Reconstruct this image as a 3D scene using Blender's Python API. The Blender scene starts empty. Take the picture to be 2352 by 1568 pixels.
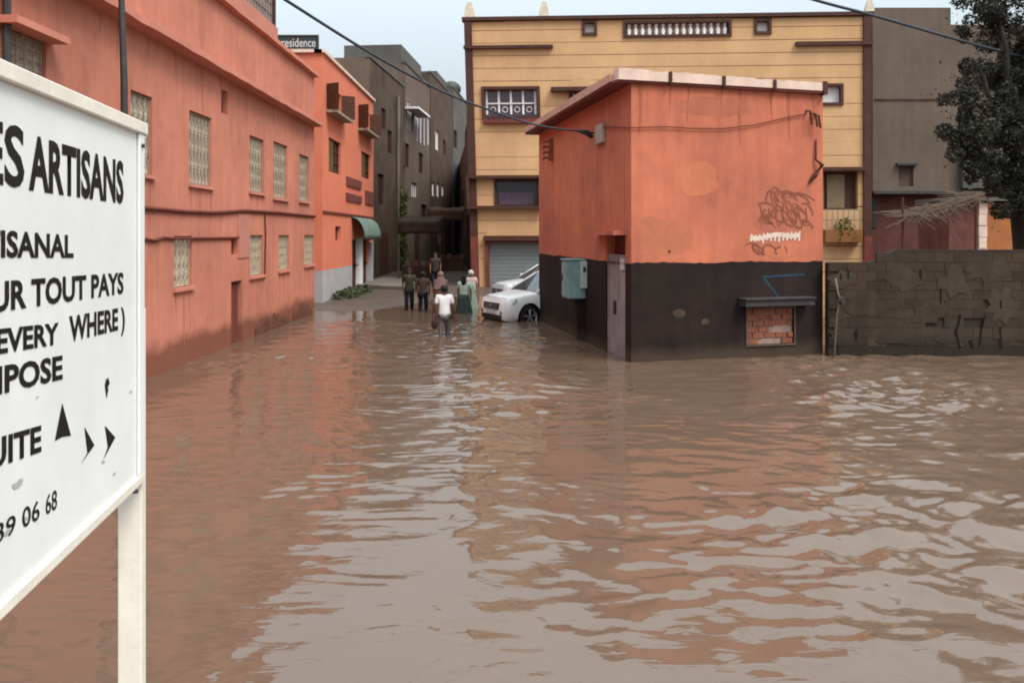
import bpy, bmesh, math, random
import numpy as np
from mathutils import Vector, Matrix
R = math.radians
def lsp(a, b, n, endpoint=True): return [a + (b - a) * i / ((n - 1) if endpoint else n) for i in range(n)]
S = bpy.context.scene
COL = S.collection

# ------------------------------------------------------------------ camera, sky, sun, exposure
F, CX, HY, H = 1800.0, 1176.0, 540.0, 2.65          # focal length and horizon in the photo's pixels, eye height
cam_d = bpy.data.cameras.new('camera'); cam = bpy.data.objects.new('camera', cam_d); COL.objects.link(cam)
cam.location = (0, 0, H); cam.rotation_euler = (R(90), 0, 0)
cam_d.lens = 36 * F / 2352; cam_d.sensor_width = 36; cam_d.shift_y = -244 / 2352
cam_d.clip_start = 0.05; cam_d.clip_end = 2000
S.camera = cam
SUN_ELEV, SUN_AZ = R(55), R(132)                     # azimuth clockwise from +Y: the light comes over the right shoulder
w = bpy.data.worlds.new('World'); S.world = w; w.use_nodes = True
wn, wl = w.node_tree.nodes, w.node_tree.links
bg = wn['Background']
sky = wn.new('ShaderNodeTexSky'); sky.sky_type = 'NISHITA'; sky.sun_disc = False
sky.sun_elevation = SUN_ELEV; sky.sun_rotation = SUN_AZ
sky.dust_density = 3.0; sky.air_density = 1.0; sky.ozone_density = 1.0
# thin bright overcast over the blue: Nishita pulled to white, then the an overcast law (zenith six times the horizon)
hsv = wn.new('ShaderNodeHueSaturation'); hsv.inputs['Saturation'].default_value = 0.3
wl.new(sky.outputs[0], hsv.inputs['Color'])
flat = wn.new('ShaderNodeMixRGB'); flat.inputs[0].default_value = 0.72
flat.inputs[2].default_value = (6.3, 7.3, 7.9, 1)
wl.new(hsv.outputs[0], flat.inputs[1])
tc = wn.new('ShaderNodeTexCoord'); sp = wn.new('ShaderNodeSeparateXYZ'); wl.new(tc.outputs['Generated'], sp.inputs[0])
mx = wn.new('ShaderNodeMath'); mx.operation = 'MAXIMUM'; mx.inputs[1].default_value = 0; wl.new(sp.outputs[2], mx.inputs[0])
ma = wn.new('ShaderNodeMath'); ma.operation = 'MULTIPLY_ADD'; ma.inputs[1].default_value = 5.0; ma.inputs[2].default_value = 1.0
wl.new(mx.outputs[0], ma.inputs[0])
vm = wn.new('ShaderNodeVectorMath'); vm.operation = 'SCALE'
wl.new(flat.outputs[0], vm.inputs[0]); wl.new(ma.outputs[0], vm.inputs['Scale'])
wl.new(vm.outputs[0], bg.inputs['Color']); bg.inputs['Strength'].default_value = 0.046
sun_d = bpy.data.lights.new('sun', 'SUN'); sun = bpy.data.objects.new('sun', sun_d); COL.objects.link(sun)
sun_d.energy = 2.2; sun_d.angle = R(24); sun_d.color = (1.0, 0.95, 0.88)
dv = Vector((math.sin(SUN_AZ) * math.cos(SUN_ELEV), math.cos(SUN_AZ) * math.cos(SUN_ELEV), math.sin(SUN_ELEV)))
sun.rotation_euler = dv.to_track_quat('Z', 'Y').to_euler(); sun.location = dv * 60
S.view_settings.view_transform = 'Standard'; S.view_settings.look = 'None'
S.view_settings.gamma = 1; S.view_settings.use_curve_mapping = False; S.view_settings.exposure = 0.46
S.render.engine = 'CYCLES'
S.cycles.max_bounces = 6
S.cycles.filter_width = 1.9

# ------------------------------------------------------------------ materials
def lin(r, g, b, k=1.0):
    f = lambda c: ((c / 255 + 0.055) / 1.055) ** 2.4 if c > 10 else c / 255 / 12.92
    return (f(r) * k, f(g) * k, f(b) * k)
def mat(name, c, var=.12, scale=1.2, rough=.85, bump=.15, fine=30, streak=0.0, metal=0, spec=.2, tint=None, stain=None):
    """plaster / paint / metal: two sizes of mottling, rain streaks, fine relief, optional tide mark (colour, height)"""
    m = bpy.data.materials.new(name); m.use_nodes = True
    n, l = m.node_tree.nodes, m.node_tree.links
    p = n['Principled BSDF']; p.inputs['Roughness'].default_value = rough; p.inputs['Metallic'].default_value = metal
    p.inputs['Specular IOR Level'].default_value = spec
    if var == 0 and bump == 0:
        p.inputs['Base Color'].default_value = (*c, 1); return m
    g = n.new('ShaderNodeNewGeometry')
    def noise(sc, detail=4, vec=None, rgh=.55):
        t = n.new('ShaderNodeTexNoise'); t.inputs['Scale'].default_value = sc; t.inputs['Detail'].default_value = detail
        t.inputs['Roughness'].default_value = rgh; l.new(vec or g.outputs['Position'], t.inputs['Vector']); return t
    a = noise(scale, 5); b = noise(scale * 7, 4)
    add = n.new('ShaderNodeMath'); add.operation = 'MULTIPLY_ADD'; add.inputs[1].default_value = .35
    l.new(b.outputs[0], add.inputs[0]); l.new(a.outputs[0], add.inputs[2])
    src = add.outputs[0]; centre = .675
    if streak:
        mp = n.new('ShaderNodeVectorMath'); mp.operation = 'MULTIPLY'; mp.inputs[1].default_value = (4, 4, .35)
        l.new(g.outputs['Position'], mp.inputs[0]); s = noise(1.0, 4, mp.outputs[0], .6)
        ad2 = n.new('ShaderNodeMath'); ad2.operation = 'MULTIPLY_ADD'; ad2.inputs[1].default_value = streak
        l.new(s.outputs[0], ad2.inputs[0]); l.new(src, ad2.inputs[2]); src = ad2.outputs[0]; centre += .5 * streak
    mr = n.new('ShaderNodeMapRange'); mr.inputs[1].default_value = centre - .28; mr.inputs[2].default_value = centre + .28
    l.new(src, mr.inputs[0])
    mix = n.new('ShaderNodeMixRGB'); l.new(mr.outputs[0], mix.inputs[0])
    t = tint or (1, 1, 1)
    mix.inputs[1].default_value = (*[x * (1 - var) * y for x, y in zip(c, t)], 1)
    mix.inputs[2].default_value = (*[x * (1 + var) for x in c], 1)
    out = mix.outputs[0]
    if stain:
        sc_, h0, amp = stain
        sx = n.new('ShaderNodeSeparateXYZ'); l.new(g.outputs['Position'], sx.inputs[0])
        q = noise(.8, 5, None, .65)
        z = n.new('ShaderNodeMath'); z.operation = 'MULTIPLY_ADD'; z.inputs[1].default_value = -amp; l.new(q.outputs[0], z.inputs[0]); l.new(sx.outputs[2], z.inputs[2])
        m2 = n.new('ShaderNodeMapRange'); m2.inputs[1].default_value = h0 - .5 * amp - .1; m2.inputs[2].default_value = h0 - .5 * amp + .16
        m2.inputs[3].default_value = .85; m2.inputs[4].default_value = 0
        l.new(z.outputs[0], m2.inputs[0])
        m3 = n.new('ShaderNodeMixRGB'); l.new(m2.outputs[0], m3.inputs[0]); l.new(out, m3.inputs[1]); m3.inputs[2].default_value = (*sc_, 1)
        out = m3.outputs[0]
    l.new(out, p.inputs['Base Color'])
    if bump:
        f_ = noise(fine, 5, None, .65); bp = n.new('ShaderNodeBump'); bp.inputs['Strength'].default_value = bump; bp.inputs['Distance'].default_value = .02
        l.new(f_.outputs[0], bp.inputs['Height']); l.new(bp.outputs[0], p.inputs['Normal'])
    return m
M = {}
M['terracotta'] = mat('terracotta_plaster', (.49, .182, .122), .26, .4, .9, .35, 22, .5, stain=((.17, .058, .035), .5, .9))
M['terracotta_lip'] = mat('terracotta_coping', (.52, .2, .14), .14, 1.5, .9, .2)
M['terracotta_patch'] = mat('terracotta_patch', (.46, .19, .14), .12, 1.2, .9, .3)
M['groove'] = mat('dark_red_joint', (.13, .035, .025), .2, 3)
M['coral'] = mat('coral_plaster', (.60, .18, .105), .12, .7, .9, .2, 25, .3)
M['coral_dado'] = mat('pale_grey_dado', (.36, .34, .35), .15, 1.5, .9, .2, 25, .4)
M['kiosk'] = mat('orange_red_plaster', (.47, .145, .078), .26, .42, .9, .35, 22, .6, tint=(.98, .95, 1.2))
M['dado'] = mat('black_brown_dado', (.019, .0115, .0095), .45, 1.2, .85, .3, 20, .6, stain=((.06, .04, .028), .2, .5))
M['coping'] = mat('pale_pink_coping', (.68, .5, .41), .2, 2.2, .9, .3)
M['yellow'] = mat('ochre_plaster', (.56, .34, .175), .12, .6, .9, .2, 25, .35, tint=(1, .95, .95))
M['yellow_back'] = mat('ochre_joint', (.2, .105, .04), .3, .7)
M['trim'] = mat('dark_brown_trim', (.07, .03, .022), .25, 2, .7, .15)
M['redtrim'] = mat('dull_red_trim', (.16, .045, .035), .25, 2, .8, .15)
M['white'] = mat('white_paint', (.72, .68, .66), .08, 2, .6, .08)
M['pane_dark'] = mat('dark_glass', (.03, .026, .035), .2, 3, .12, 0.02, spec=.6)
M['pane_purple'] = mat('dusky_glass', (.085, .05, .075), .25, 3, .15, 0.02, spec=.6)
M['shutter_grey'] = mat('grey_roller_shutter', (.2, .22, .22), .12, 2, .5, .1, spec=.5)
M['grey'] = mat('grey_brown_render', (.13, .095, .075), .2, .6, .92, .4, 18, .5)
M['grey2'] = mat('dark_brown_render', (.085, .056, .04), .4, .8, .92, .4, 18, .6)
M['grey3'] = mat('cool_grey_render', (.105, .098, .09), .25, .7, .92, .35, 18, .5)
M['pinkfar'] = mat('dusty_pink_render', (.2, .09, .075), .25, .8, .92, .3)
M['block'] = mat('concrete_block', (.049, .035, .026), .3, 1.4, .95, .5, 26, .5, stain=((.026, .019, .014), .3, .5))
M['mortar'] = mat('block_mortar', (.040, .028, .021), .3, 3, .95, .5)
M['beige'] = mat('beige_shutter_paint', (.62, .55, .43), .2, 5, .7, .15)
M['grille_pale'] = mat('pale_grille_iron', (.42, .34, .25), .3, 8, .7, .1)
M['grille'] = mat('grille_iron', (.28, .225, .165), .3, 8, .7, .1)
M['iron'] = mat('dark_iron', (.035, .03, .028), .3, 6, .6, .1, spec=.5)
M['wood'] = mat('dark_wood', (.075, .03, .018), .35, 6, .75, .2)
M['door'] = mat('grey_metal_door', (.26, .215, .22), .3, 1.8, .6, .15, 20, .8)
M['teal'] = mat('teal_paint', (.2, .31, .33), .25, 3, .55, .1, 20, .4, spec=.5)
M['palemetal'] = mat('pale_metal', (.5, .52, .5), .12, 4, .5, .05, spec=.5)
M['cream'] = mat('cream_box', (.36, .29, .24), .2, 6, .7, .15)
M['brick'] = mat('red_brick', (.24, .085, .05), .4, 5, .95, .4)
M['pinkmortar'] = mat('pale_mortar', (.3, .2, .17), .3, 6, .95, .3)
M['graffiti'] = mat('brown_spray', (.235, .075, .045), .3, 6, .85, .1)
M['graffiti_w'] = mat('pale_spray', (.62, .48, .4), .2, 6, .85, .1)
M['graffiti_b'] = mat('blue_spray', (.018, .05, .07), .2, 6, .85, .1)
M['signwhite'] = mat('sign_white', (.74, .745, .715), .07, 2.2, .5, .03, 12, .5, spec=.4)
M['signframe'] = mat('sign_cream_frame', (.74, .68, .58), .12, 6, .55, .08, spec=.5)
M['letter'] = mat('sign_black_print', (.012, .010, .009), .2, 8, .6, .03)
M['scuff'] = mat('sign_scuff', (.42, .41, .38), .2, 14, .6, .03)
M['boardblack'] = mat('board_black', (.035, .04, .042), .2, 3, .6, .05)
M['boardtext'] = mat('board_grey_print', (.45, .45, .45), .1, 5, .6, .05)
M['cable'] = mat('cable_black', (.045, .055, .065), .15, 4, .6, 0.03)
M['green'] = mat('green_awning_cloth', (.12, .17, .14), .3, 2.5, .8, .2)
M['straw'] = mat('dry_straw', (.11, .078, .056), .4, 8, .95, .2)
M['hutred'] = mat('dull_red_wall', (.13, .05, .042), .3, 1.2, .92, .3, 22, .5)
M['hutorange'] = mat('orange_wall', (.36, .13, .05), .2, 1.2, .92, .3)
M['concrete'] = mat('wet_concrete', (.15, .128, .105), .3, 1.2, .5, .4, 14)
M['ground'] = mat('muddy_ground', (.085, .064, .05), .35, .8, .38, .5, 10)
M['tyre'] = mat('tyre_rubber', (.018, .017, .017), .2, 8, .8, .1)
M['rim'] = mat('wheel_rim', (.42, .42, .44), .1, 6, .35, 0.02, metal=.7)
M['carglass'] = mat('car_glass', (.05, .055, .06), .1, 3, .06, 0.0, spec=.8)
M['carblack'] = mat('car_black_plastic', (.02, .02, .02), .2, 8, .5, .05)
M['lamp'] = mat('headlamp_lens', (.14, .15, .16), .1, 8, .12, .02, spec=.8)
M['bark'] = mat('dark_bark', (.035, .028, .023), .3, 6, .95, .7, 14)
M['plant'] = mat('plant_green', (.05, .06, .022), .4, 3, .75, .1)
M['vine'] = mat('vine_green', (.085, .09, .025), .4, 3, .75, .1)
def carpaint(name, c):
    m = mat(name, c, .03, 3, .3, .01); m.node_tree.nodes['Principled BSDF'].inputs['Coat Weight'].default_value = .5; return m
M['carwhite'] = carpaint('car_white_paint', (.84, .84, .80)); M['cargrey'] = carpaint('car_silver_paint', (.48, .49, .5))
def leafmat():
    m = mat('tree_leaves', (.034, .034, .025), .5, 2.0, .7, 0.02); return m
M['leaf'] = leafmat(); M['leaf_pale'] = mat('tree_leaves_pale', (.058, .055, .040), .45, 2.5, .7, .02)

# ------------------------------------------------------------------ mesh helpers
class MB:
    def __init__(s): s.v, s.f = [], []
    def quad(s, *p):
        i = len(s.v); s.v += [tuple(q) for q in p]; s.f.append(tuple(range(i, i + len(p)))); return s
    def hexa(s, p):                                   # 8 corners: bottom ring then top ring
        i = len(s.v); s.v += [tuple(q) for q in p]
        s.f += [tuple(i + k for k in q) for q in ((3, 2, 1, 0), (4, 5, 6, 7), (0, 1, 5, 4), (1, 2, 6, 5), (2, 3, 7, 6), (3, 0, 4, 7))]
        return s
    def box(s, a, b):
        (x0, y0, z0), (x1, y1, z1) = a, b
        return s.hexa([(x0, y0, z0), (x1, y0, z0), (x1, y1, z0), (x0, y1, z0), (x0, y0, z1), (x1, y0, z1), (x1, y1, z1), (x0, y1, z1)])
    def tube(s, pts, r, n=8, cap=True):
        pts = [Vector(p) for p in pts]; rs = r if isinstance(r, (list, tuple)) else [r] * len(pts)
        rings = []; up = None
        for k, p in enumerate(pts):
            t = (pts[min(k + 1, len(pts) - 1)] - pts[max(k - 1, 0)]).normalized()
            a = Vector((0, 0, 1)) if abs(t.z) < .9 else Vector((1, 0, 0))
            u = t.cross(a).normalized(); v = t.cross(u)
            i = len(s.v)
            for j in range(n):
                th = 2 * math.pi * j / n; s.v.append(tuple(p + rs[k] * (math.cos(th) * u + math.sin(th) * v)))
            rings.append(i)
        for a, b in zip(rings, rings[1:]):
            for j in range(n): s.f.append((a + j, a + (j + 1) % n, b + (j + 1) % n, b + j))
        if cap:
            s.f.append(tuple(rings[0] + j for j in range(n))); s.f.append(tuple(rings[-1] + j for j in reversed(range(n))))
        return s
    def loft(s, rings, closed=True, cap=False):
        n = len(rings[0]); st = []
        for r_ in rings: st.append(len(s.v)); s.v += [tuple(p) for p in r_]
        for a, b in zip(st, st[1:]):
            for j in range(n if closed else n - 1): s.f.append((a + j, a + (j + 1) % n, b + (j + 1) % n, b + j))
        if cap: s.f.append(tuple(range(st[0], st[0] + n))); s.f.append(tuple(reversed(range(st[-1], st[-1] + n))))
        return s
    def ellipsoid(s, c, r, nu=10, nv=7):
        rings = []
        for i in range(nv + 1):
            a = math.pi * (i / nv - .5) * .998
            rings.append([(c[0] + r[0] * math.cos(a) * math.cos(2 * math.pi * j / nu), c[1] + r[1] * math.cos(a) * math.sin(2 * math.pi * j / nu), c[2] + r[2] * math.sin(a)) for j in range(nu)])
        return s.loft(rings)
    def build(s, name, m, parent=None, smooth=False, bevel=0):
        me = bpy.data.meshes.new(name); me.from_pydata(s.v, [], s.f); me.validate(); me.update()
        bm = bmesh.new(); bm.from_mesh(me)
        if smooth or bevel: bmesh.ops.remove_doubles(bm, verts=bm.verts, dist=1e-5)
        bmesh.ops.recalc_face_normals(bm, faces=bm.faces); bm.to_mesh(me); bm.free()
        if smooth: me.polygons.foreach_set('use_smooth', [True] * len(me.polygons))
        me.materials.append(m); o = bpy.data.objects.new(name, me); COL.objects.link(o)
        if parent: o.parent = parent
        if bevel:
            b = o.modifiers.new('bevel', 'BEVEL'); b.width = bevel; b.segments = 2; b.limit_method = 'ANGLE'
        return o
def thing(name, label, cat, loc=(0, 0, 0), rz=0, group=None):
    o = bpy.data.objects.new(name, None); COL.objects.link(o); o.location = loc; o.rotation_euler = (0, 0, rz); o.empty_display_size = .3
    o['label'] = label; o['category'] = cat
    if group: o['group'] = group
    bpy.context.view_layer.update()
    return o
def tag(o, label, cat, group=None, kind=None):
    if label: o['label'] = label
    if cat: o['category'] = cat
    if group: o['group'] = group
    if kind: o['kind'] = kind
    return o
def copy_of(o, parent, name=None, M_=None):
    c = o.copy(); COL.objects.link(c); c.parent = parent
    if M_ is not None: c.matrix_basis = M_
    return c
class Fr:
    """a vertical wall plane: s along u, d outwards along n, z up"""
    def __init__(f, o, to):
        f.o = Vector((o[0], o[1], 0)); d = Vector((to[0] - o[0], to[1] - o[1], 0)); f.L = d.length; f.u = d.normalized(); f.n = Vector((f.u.y, -f.u.x, 0))
    def p(f, s, z, d=0): q = f.o + float(s) * f.u + float(d) * f.n; return (q.x, q.y, float(z))
    def at(f, px, py):                                # where the wall shows at this point of the photo
        r = Vector(((px - CX) / F, 1, 0)); t = f.n.dot(f.o) / f.n.dot(r); q = r * t
        return (q - f.o).dot(f.u), H + (HY - py) / F * t
    def rect(f, x0, y0, x1, y1):                      # photo rectangle -> (s0, z0, s1, z1)
        xm, ym = (x0 + x1) / 2, (y0 + y1) / 2
        a, b = f.at(x0, ym)[0], f.at(x1, ym)[0]; c, d = f.at(xm, y1)[1], f.at(xm, y0)[1]
        return min(a, b), c, max(a, b), d
    def box(f, mb, s0, z0, s1, z1, d0, d1):
        return mb.hexa([f.p(s0, z0, d1), f.p(s1, z0, d1), f.p(s1, z0, d0), f.p(s0, z0, d0), f.p(s0, z1, d1), f.p(s1, z1, d1), f.p(s1, z1, d0), f.p(s0, z1, d0)])
    def cells(f, s0, z0, s1, z1, ops):
        ss = sorted({s0, s1, *[x for o in ops for x in (o[0], o[2]) if s0 < x < s1]}); zs = sorted({z0, z1, *[x for o in ops for x in (o[1], o[3]) if z0 < x < z1]})
        for a, b in zip(ss, ss[1:]):
            for c, d in zip(zs, zs[1:]):
                m, q = (a + b) / 2, (c + d) / 2
                if not any(o[0] < m < o[2] and o[1] < q < o[3] for o in ops): yield a, c, b, d
    def wall(f, mb, s0, z0, s1, z1, ops=(), d=0, t=.22, depth=None):
        for a, c, b, e in f.cells(s0, z0, s1, z1, ops): mb.quad(f.p(a, c, d), f.p(b, c, d), f.p(b, e, d), f.p(a, e, d))
        for a, c, b, e in ops:
            mb.quad(f.p(a, c, d), f.p(b, c, d), f.p(b, c, d - t), f.p(a, c, d - t)); mb.quad(f.p(a, e, d), f.p(b, e, d), f.p(b, e, d - t), f.p(a, e, d - t))
            mb.quad(f.p(a, c, d), f.p(a, e, d), f.p(a, e, d - t), f.p(a, c, d - t)); mb.quad(f.p(b, c, d), f.p(b, e, d), f.p(b, e, d - t), f.p(b, c, d - t))
        if depth:                                     # the rest of the volume behind
            D = d - depth
            mb.quad(f.p(s0, z1, d), f.p(s1, z1, d), f.p(s1, z1, D), f.p(s0, z1, D)); mb.quad(f.p(s0, z0, D), f.p(s1, z0, D), f.p(s1, z1, D), f.p(s0, z1, D))
            mb.quad(f.p(s0, z0, d), f.p(s0, z1, d), f.p(s0, z1, D), f.p(s0, z0, D)); mb.quad(f.p(s1, z0, d), f.p(s1, z1, d), f.p(s1, z1, D), f.p(s1, z0, D))
        return mb
def bars(f, mb, r, n, m_, d0, d1, wdt=.02):
    s0, z0, s1, z1 = r
    for k in range(n + 1):
        s = s0 + (s1 - s0) * k / n; f.box(mb, s - wdt / 2, z0, s + wdt / 2, z1, d0, d1)
    for k in range(m_ + 1):
        z = z0 + (z1 - z0) * k / m_; f.box(mb, s0 + .003, z - wdt / 2, s1 - .003, z + wdt / 2, d0 + .002, d1 - .002)
    return mb
def frame(f, mb, r, wd, d0, d1):
    s0, z0, s1, z1 = r
    f.box(mb, s0 - wd, z0 - wd, s0, z1 + wd, d0, d1); f.box(mb, s1, z0 - wd, s1 + wd, z1 + wd, d0, d1)
    f.box(mb, s0, z0 - wd, s1, z0, d0, d1); f.box(mb, s0, z1, s1, z1 + wd, d0, d1); return mb
def ribbon(f, mb, pts, wd, d, closed=False):
    """flat stroke along (s, z) points lying d proud of the wall"""
    for (a, b), (c, e) in zip(pts, pts[1:]):
        t = Vector((c - a, e - b)); 
        if t.length < 1e-6: continue
        t.normalize(); q = Vector((-t.y, t.x)) * wd / 2
        mb.quad(f.p(a + q.x, b + q.y, d), f.p(c + q.x, e + q.y, d), f.p(c - q.x, e - q.y, d), f.p(a - q.x, b - q.y, d))
    return mb
def smooth01(a, b, x):
    t = np.clip((x - a) / (b - a), 0, 1); return t * t * (3 - 2 * t)
def ground_z(x, y):
    sh = 7 * smooth01(-5.2, -2.2, x) + 40 * smooth01(4, 9, x)
    return -.34 + .46 * smooth01(18 + sh, 32 + sh, y) + .12 * smooth01(34, 44, y) * (1 - smooth01(1, 4, x)) + .02 * (y - 44) * (y > 44)

# ------------------------------------------------------------------ ground and flood water
def grid(xs, ys, zf):
    X, Y = np.meshgrid(xs, ys); Z = zf(X, Y); n, m_ = len(xs), len(ys)
    v = np.stack([X, Y, Z], -1).reshape(-1, 3)
    i = np.arange(n * m_).reshape(m_, n); fc = np.stack([i[:-1, :-1], i[:-1, 1:], i[1:, 1:], i[1:, :-1]], -1).reshape(-1, 4)
    return v, fc
def grid_obj(name, xs, ys, zf, m, kind):
    v, fc = grid(xs, ys, zf); me = bpy.data.meshes.new(name)
    me.vertices.add(len(v)); me.vertices.foreach_set('co', v.astype(np.float32).ravel())
    me.loops.add(fc.size); me.loops.foreach_set('vertex_index', fc.astype(np.int32).ravel())
    me.polygons.add(len(fc)); me.polygons.foreach_set('loop_start', np.arange(0, fc.size, 4, dtype=np.int32)); me.polygons.foreach_set('loop_total', np.full(len(fc), 4, dtype=np.int32))
    me.polygons.foreach_set('use_smooth', np.ones(len(fc), dtype=bool)); me.update(); me.validate()
    me.materials.append(m); o = bpy.data.objects.new(name, me); COL.objects.link(o); o['kind'] = kind; return o
gx = np.concatenate([[-600, -200, -60], np.arange(-24, 40, 1.0), [60, 200, 600]]); gy = np.concatenate([[-300, -60], np.arange(-10, 100, 1.0), [140, 300, 900]])
grid_obj('ground', gx, gy, lambda x, y: np.minimum(ground_z(x, y), 1.6), M['ground'], 'structure')

wr = np.random.RandomState(11)
def vnoise(x, y, seed):
    r = np.random.RandomState(seed); g = r.rand(64, 64); xi, yi = np.floor(x).astype(int), np.floor(y).astype(int); fx, fy = x - xi, y - yi
    fx, fy = fx * fx * (3 - 2 * fx), fy * fy * (3 - 2 * fy); G = lambda a, b: g[b % 64, a % 64]
    return (G(xi, yi) * (1 - fx) + G(xi + 1, yi) * fx) * (1 - fy) + (G(xi, yi + 1) * (1 - fx) + G(xi + 1, yi + 1) * fx) * fy
WAVES = []
for k in range(56):
    lam = .17 * (6.5 ** (wr.rand())); th = wr.normal(0, .62) + .1
    if wr.rand() < .25: th += math.pi * wr.choice([.3, -.3])
    WAVES.append((2 * math.pi / lam, th, wr.rand() * 6.283, lam ** 1.2 * (.5 + wr.rand())))
def wave_z(x, y):
    wx = x + .35 * (vnoise(x * .55, y * .8, 3) - .5) + .12 * (vnoise(x * 1.7, y * 2.6, 4) - .5)
    wy = y + .45 * (vnoise(x * .6, y * .7, 5) - .5) + .14 * (vnoise(x * 1.5, y * 2.4, 6) - .5)
    z = 0 * x
    for k_, th, ph, a in WAVES:
        z = z + a * np.sin(k_ * (wx * math.sin(th) + wy * math.cos(th)) + ph)
    rough = .3 + 1.15 * smooth01(.35, .75, vnoise(x * .3 + 3, y * .3, 8)) + .6 * smooth01(2.5, 6, x) * (1 - .4 * smooth01(9, 14, x))
    rough = rough * (1 - .55 * smooth01(15, 24, y))
    pk = smooth01(.66, .86, vnoise(x * .9 + 7, y * 1.5, 21)) * np.sin(2 * math.pi * (wy * 4.4 + .5 * wx)) + smooth01(.7, .88, vnoise(x * 1.3, y * 2.1, 22)) * np.sin(2 * math.pi * (wy * 5.6 - .8 * wx))
    return z * rough * .0042 + .0036 * pk * (1 - .6 * smooth01(15, 24, y))
def watermat():
    m = bpy.data.materials.new('muddy_flood_water'); m.use_nodes = True; n, l = m.node_tree.nodes, m.node_tree.links
    p = n['Principled BSDF']; p.inputs['Roughness'].default_value = .035; p.inputs['IOR'].default_value = 1.58
    g = n.new('ShaderNodeNewGeometry')
    a = n.new('ShaderNodeTexNoise'); a.inputs['Scale'].default_value = .35; a.inputs['Detail'].default_value = 5; l.new(g.outputs['Position'], a.inputs['Vector'])
    c = n.new('ShaderNodeMixRGB'); l.new(a.outputs[0], c.inputs[0]); c.inputs[1].default_value = (.108, .067, .044, 1); c.inputs[2].default_value = (.145, .095, .066, 1)
    l.new(c.outputs[0], p.inputs['Base Color'])
    mp = n.new('ShaderNodeVectorMath'); mp.operation = 'MULTIPLY'; mp.inputs[1].default_value = (3.2, 8.5, 1); l.new(g.outputs['Position'], mp.inputs[0])
    b = n.new('ShaderNodeTexNoise'); b.inputs['Scale'].default_value = 1.0; b.inputs['Detail'].default_value = 2.5; b.inputs['Distortion'].default_value = .6; l.new(mp.outputs[0], b.inputs['Vector'])
    bp = n.new('ShaderNodeBump'); bp.inputs['Strength'].default_value = .2; bp.inputs['Distance'].default_value = .02; l.new(b.outputs[0], bp.inputs['Height']); l.new(bp.outputs[0], p.inputs['Normal'])
    return m
M['water'] = watermat()
ys = np.concatenate([[-60, -20, -6], np.arange(.8, 14, .03), np.arange(14, 24, .05), np.arange(24, 46, .25), [60, 90]])
xs = np.concatenate([[-60, -24, -12], np.arange(-8, 15.5, .035), [17, 20, 26, 40, 80]])
grid_obj('flood_water', xs, ys, lambda x, y: wave_z(x, y) * (smooth01(-8, -6.8, x) * (1 - smooth01(14, 15.5, x)) * smooth01(.5, 1.5, y) * (1 - smooth01(30, 40, y))), M['water'], 'structure')

# ------------------------------------------------------------------ terracotta house along the left
TW = Fr((-6.75, 0), (-6.75, 30))
th = thing('terracotta_house', 'long terracotta plastered house with grilled windows and two ledges behind the white sign', 'house', (-6.75, 14, 0))
def own(o, root):                                      # keep the world place of a mesh built in world coordinates
    o.parent = root; o.matrix_parent_inverse = root.matrix_world.inverted(); return o
def B(mb, name, m, root, **k):
    o = mb.build(name, m, None, **k); return own(o, root)
END = 26.76; CORN = 6.42; TOP = 8.12
up_w = [(300, 215, 350, 400), (435, 262, 486, 426), (573, 316, 606, 442), (628, 330, 660, 456), (687, 357, 709, 462)]
lo_w = [(400, 542, 441, 660), (574, 540, 604, 633), (640, 540, 664, 620), (699, 540, 721, 608)]
ops = [TW.rect(*q) for q in up_w + lo_w] + [TW.rect(2, 76, 106, 180)]
slot = TW.rect(508, 208, 523, 262); hole = TW.rect(531, 546, 547, 585); dr = TW.rect(531, 645, 556, 795); dr = (dr[0], -.6, dr[2], dr[3])
mb = MB(); TW.wall(mb, 2, -.7, END, CORN, ops + [slot, hole, dr], t=.16)
B(mb, 'wall', M['terracotta'], th)
mb = MB(); TW.wall(mb, 2, CORN, END, TOP, [], depth=9.0)
mb.quad(TW.p(END, -.7), TW.p(END, CORN), TW.p(END, CORN, -9), TW.p(END, -.7, -9)); mb.quad(TW.p(2, -.7), TW.p(2, CORN), TW.p(2, CORN, -9), TW.p(2, -.7, -9))
B(mb, 'upper_wall', M['terracotta'], th)
def wavy_ledge(z, h, out, s0, s1, amp, seed):
    mb = MB(); r = random.Random(seed); rings = []; s = s0
    while s <= s1:
        dz = r.uniform(-amp, amp); do = r.uniform(-amp, amp)
        rings.append([TW.p(s, z + dz, .004), TW.p(s, z + h + dz, .004), TW.p(s, z + h * .9 + dz, out + do), TW.p(s, z + h * .1 + dz, out + do)]); s += .55
    return mb.loft(rings, cap=True)
B(wavy_ledge(CORN - .1, .16, .34, 2, END + .1, .012, 1), 'ledge', M['terracotta_lip'], th)
B(wavy_ledge(TOP - .1, .15, .16, 2, END + .12, .012, 2), 'coping', M['terracotta_lip'], th)
r = TW.rect(2, 26, 106, 74); mb = MB(); TW.box(mb, r[0] - .1, r[1] - .02, r[2] + .12, r[1] + .08, .004, .28); B(mb, 'window_hood', M['terracotta_lip'], th)
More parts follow.
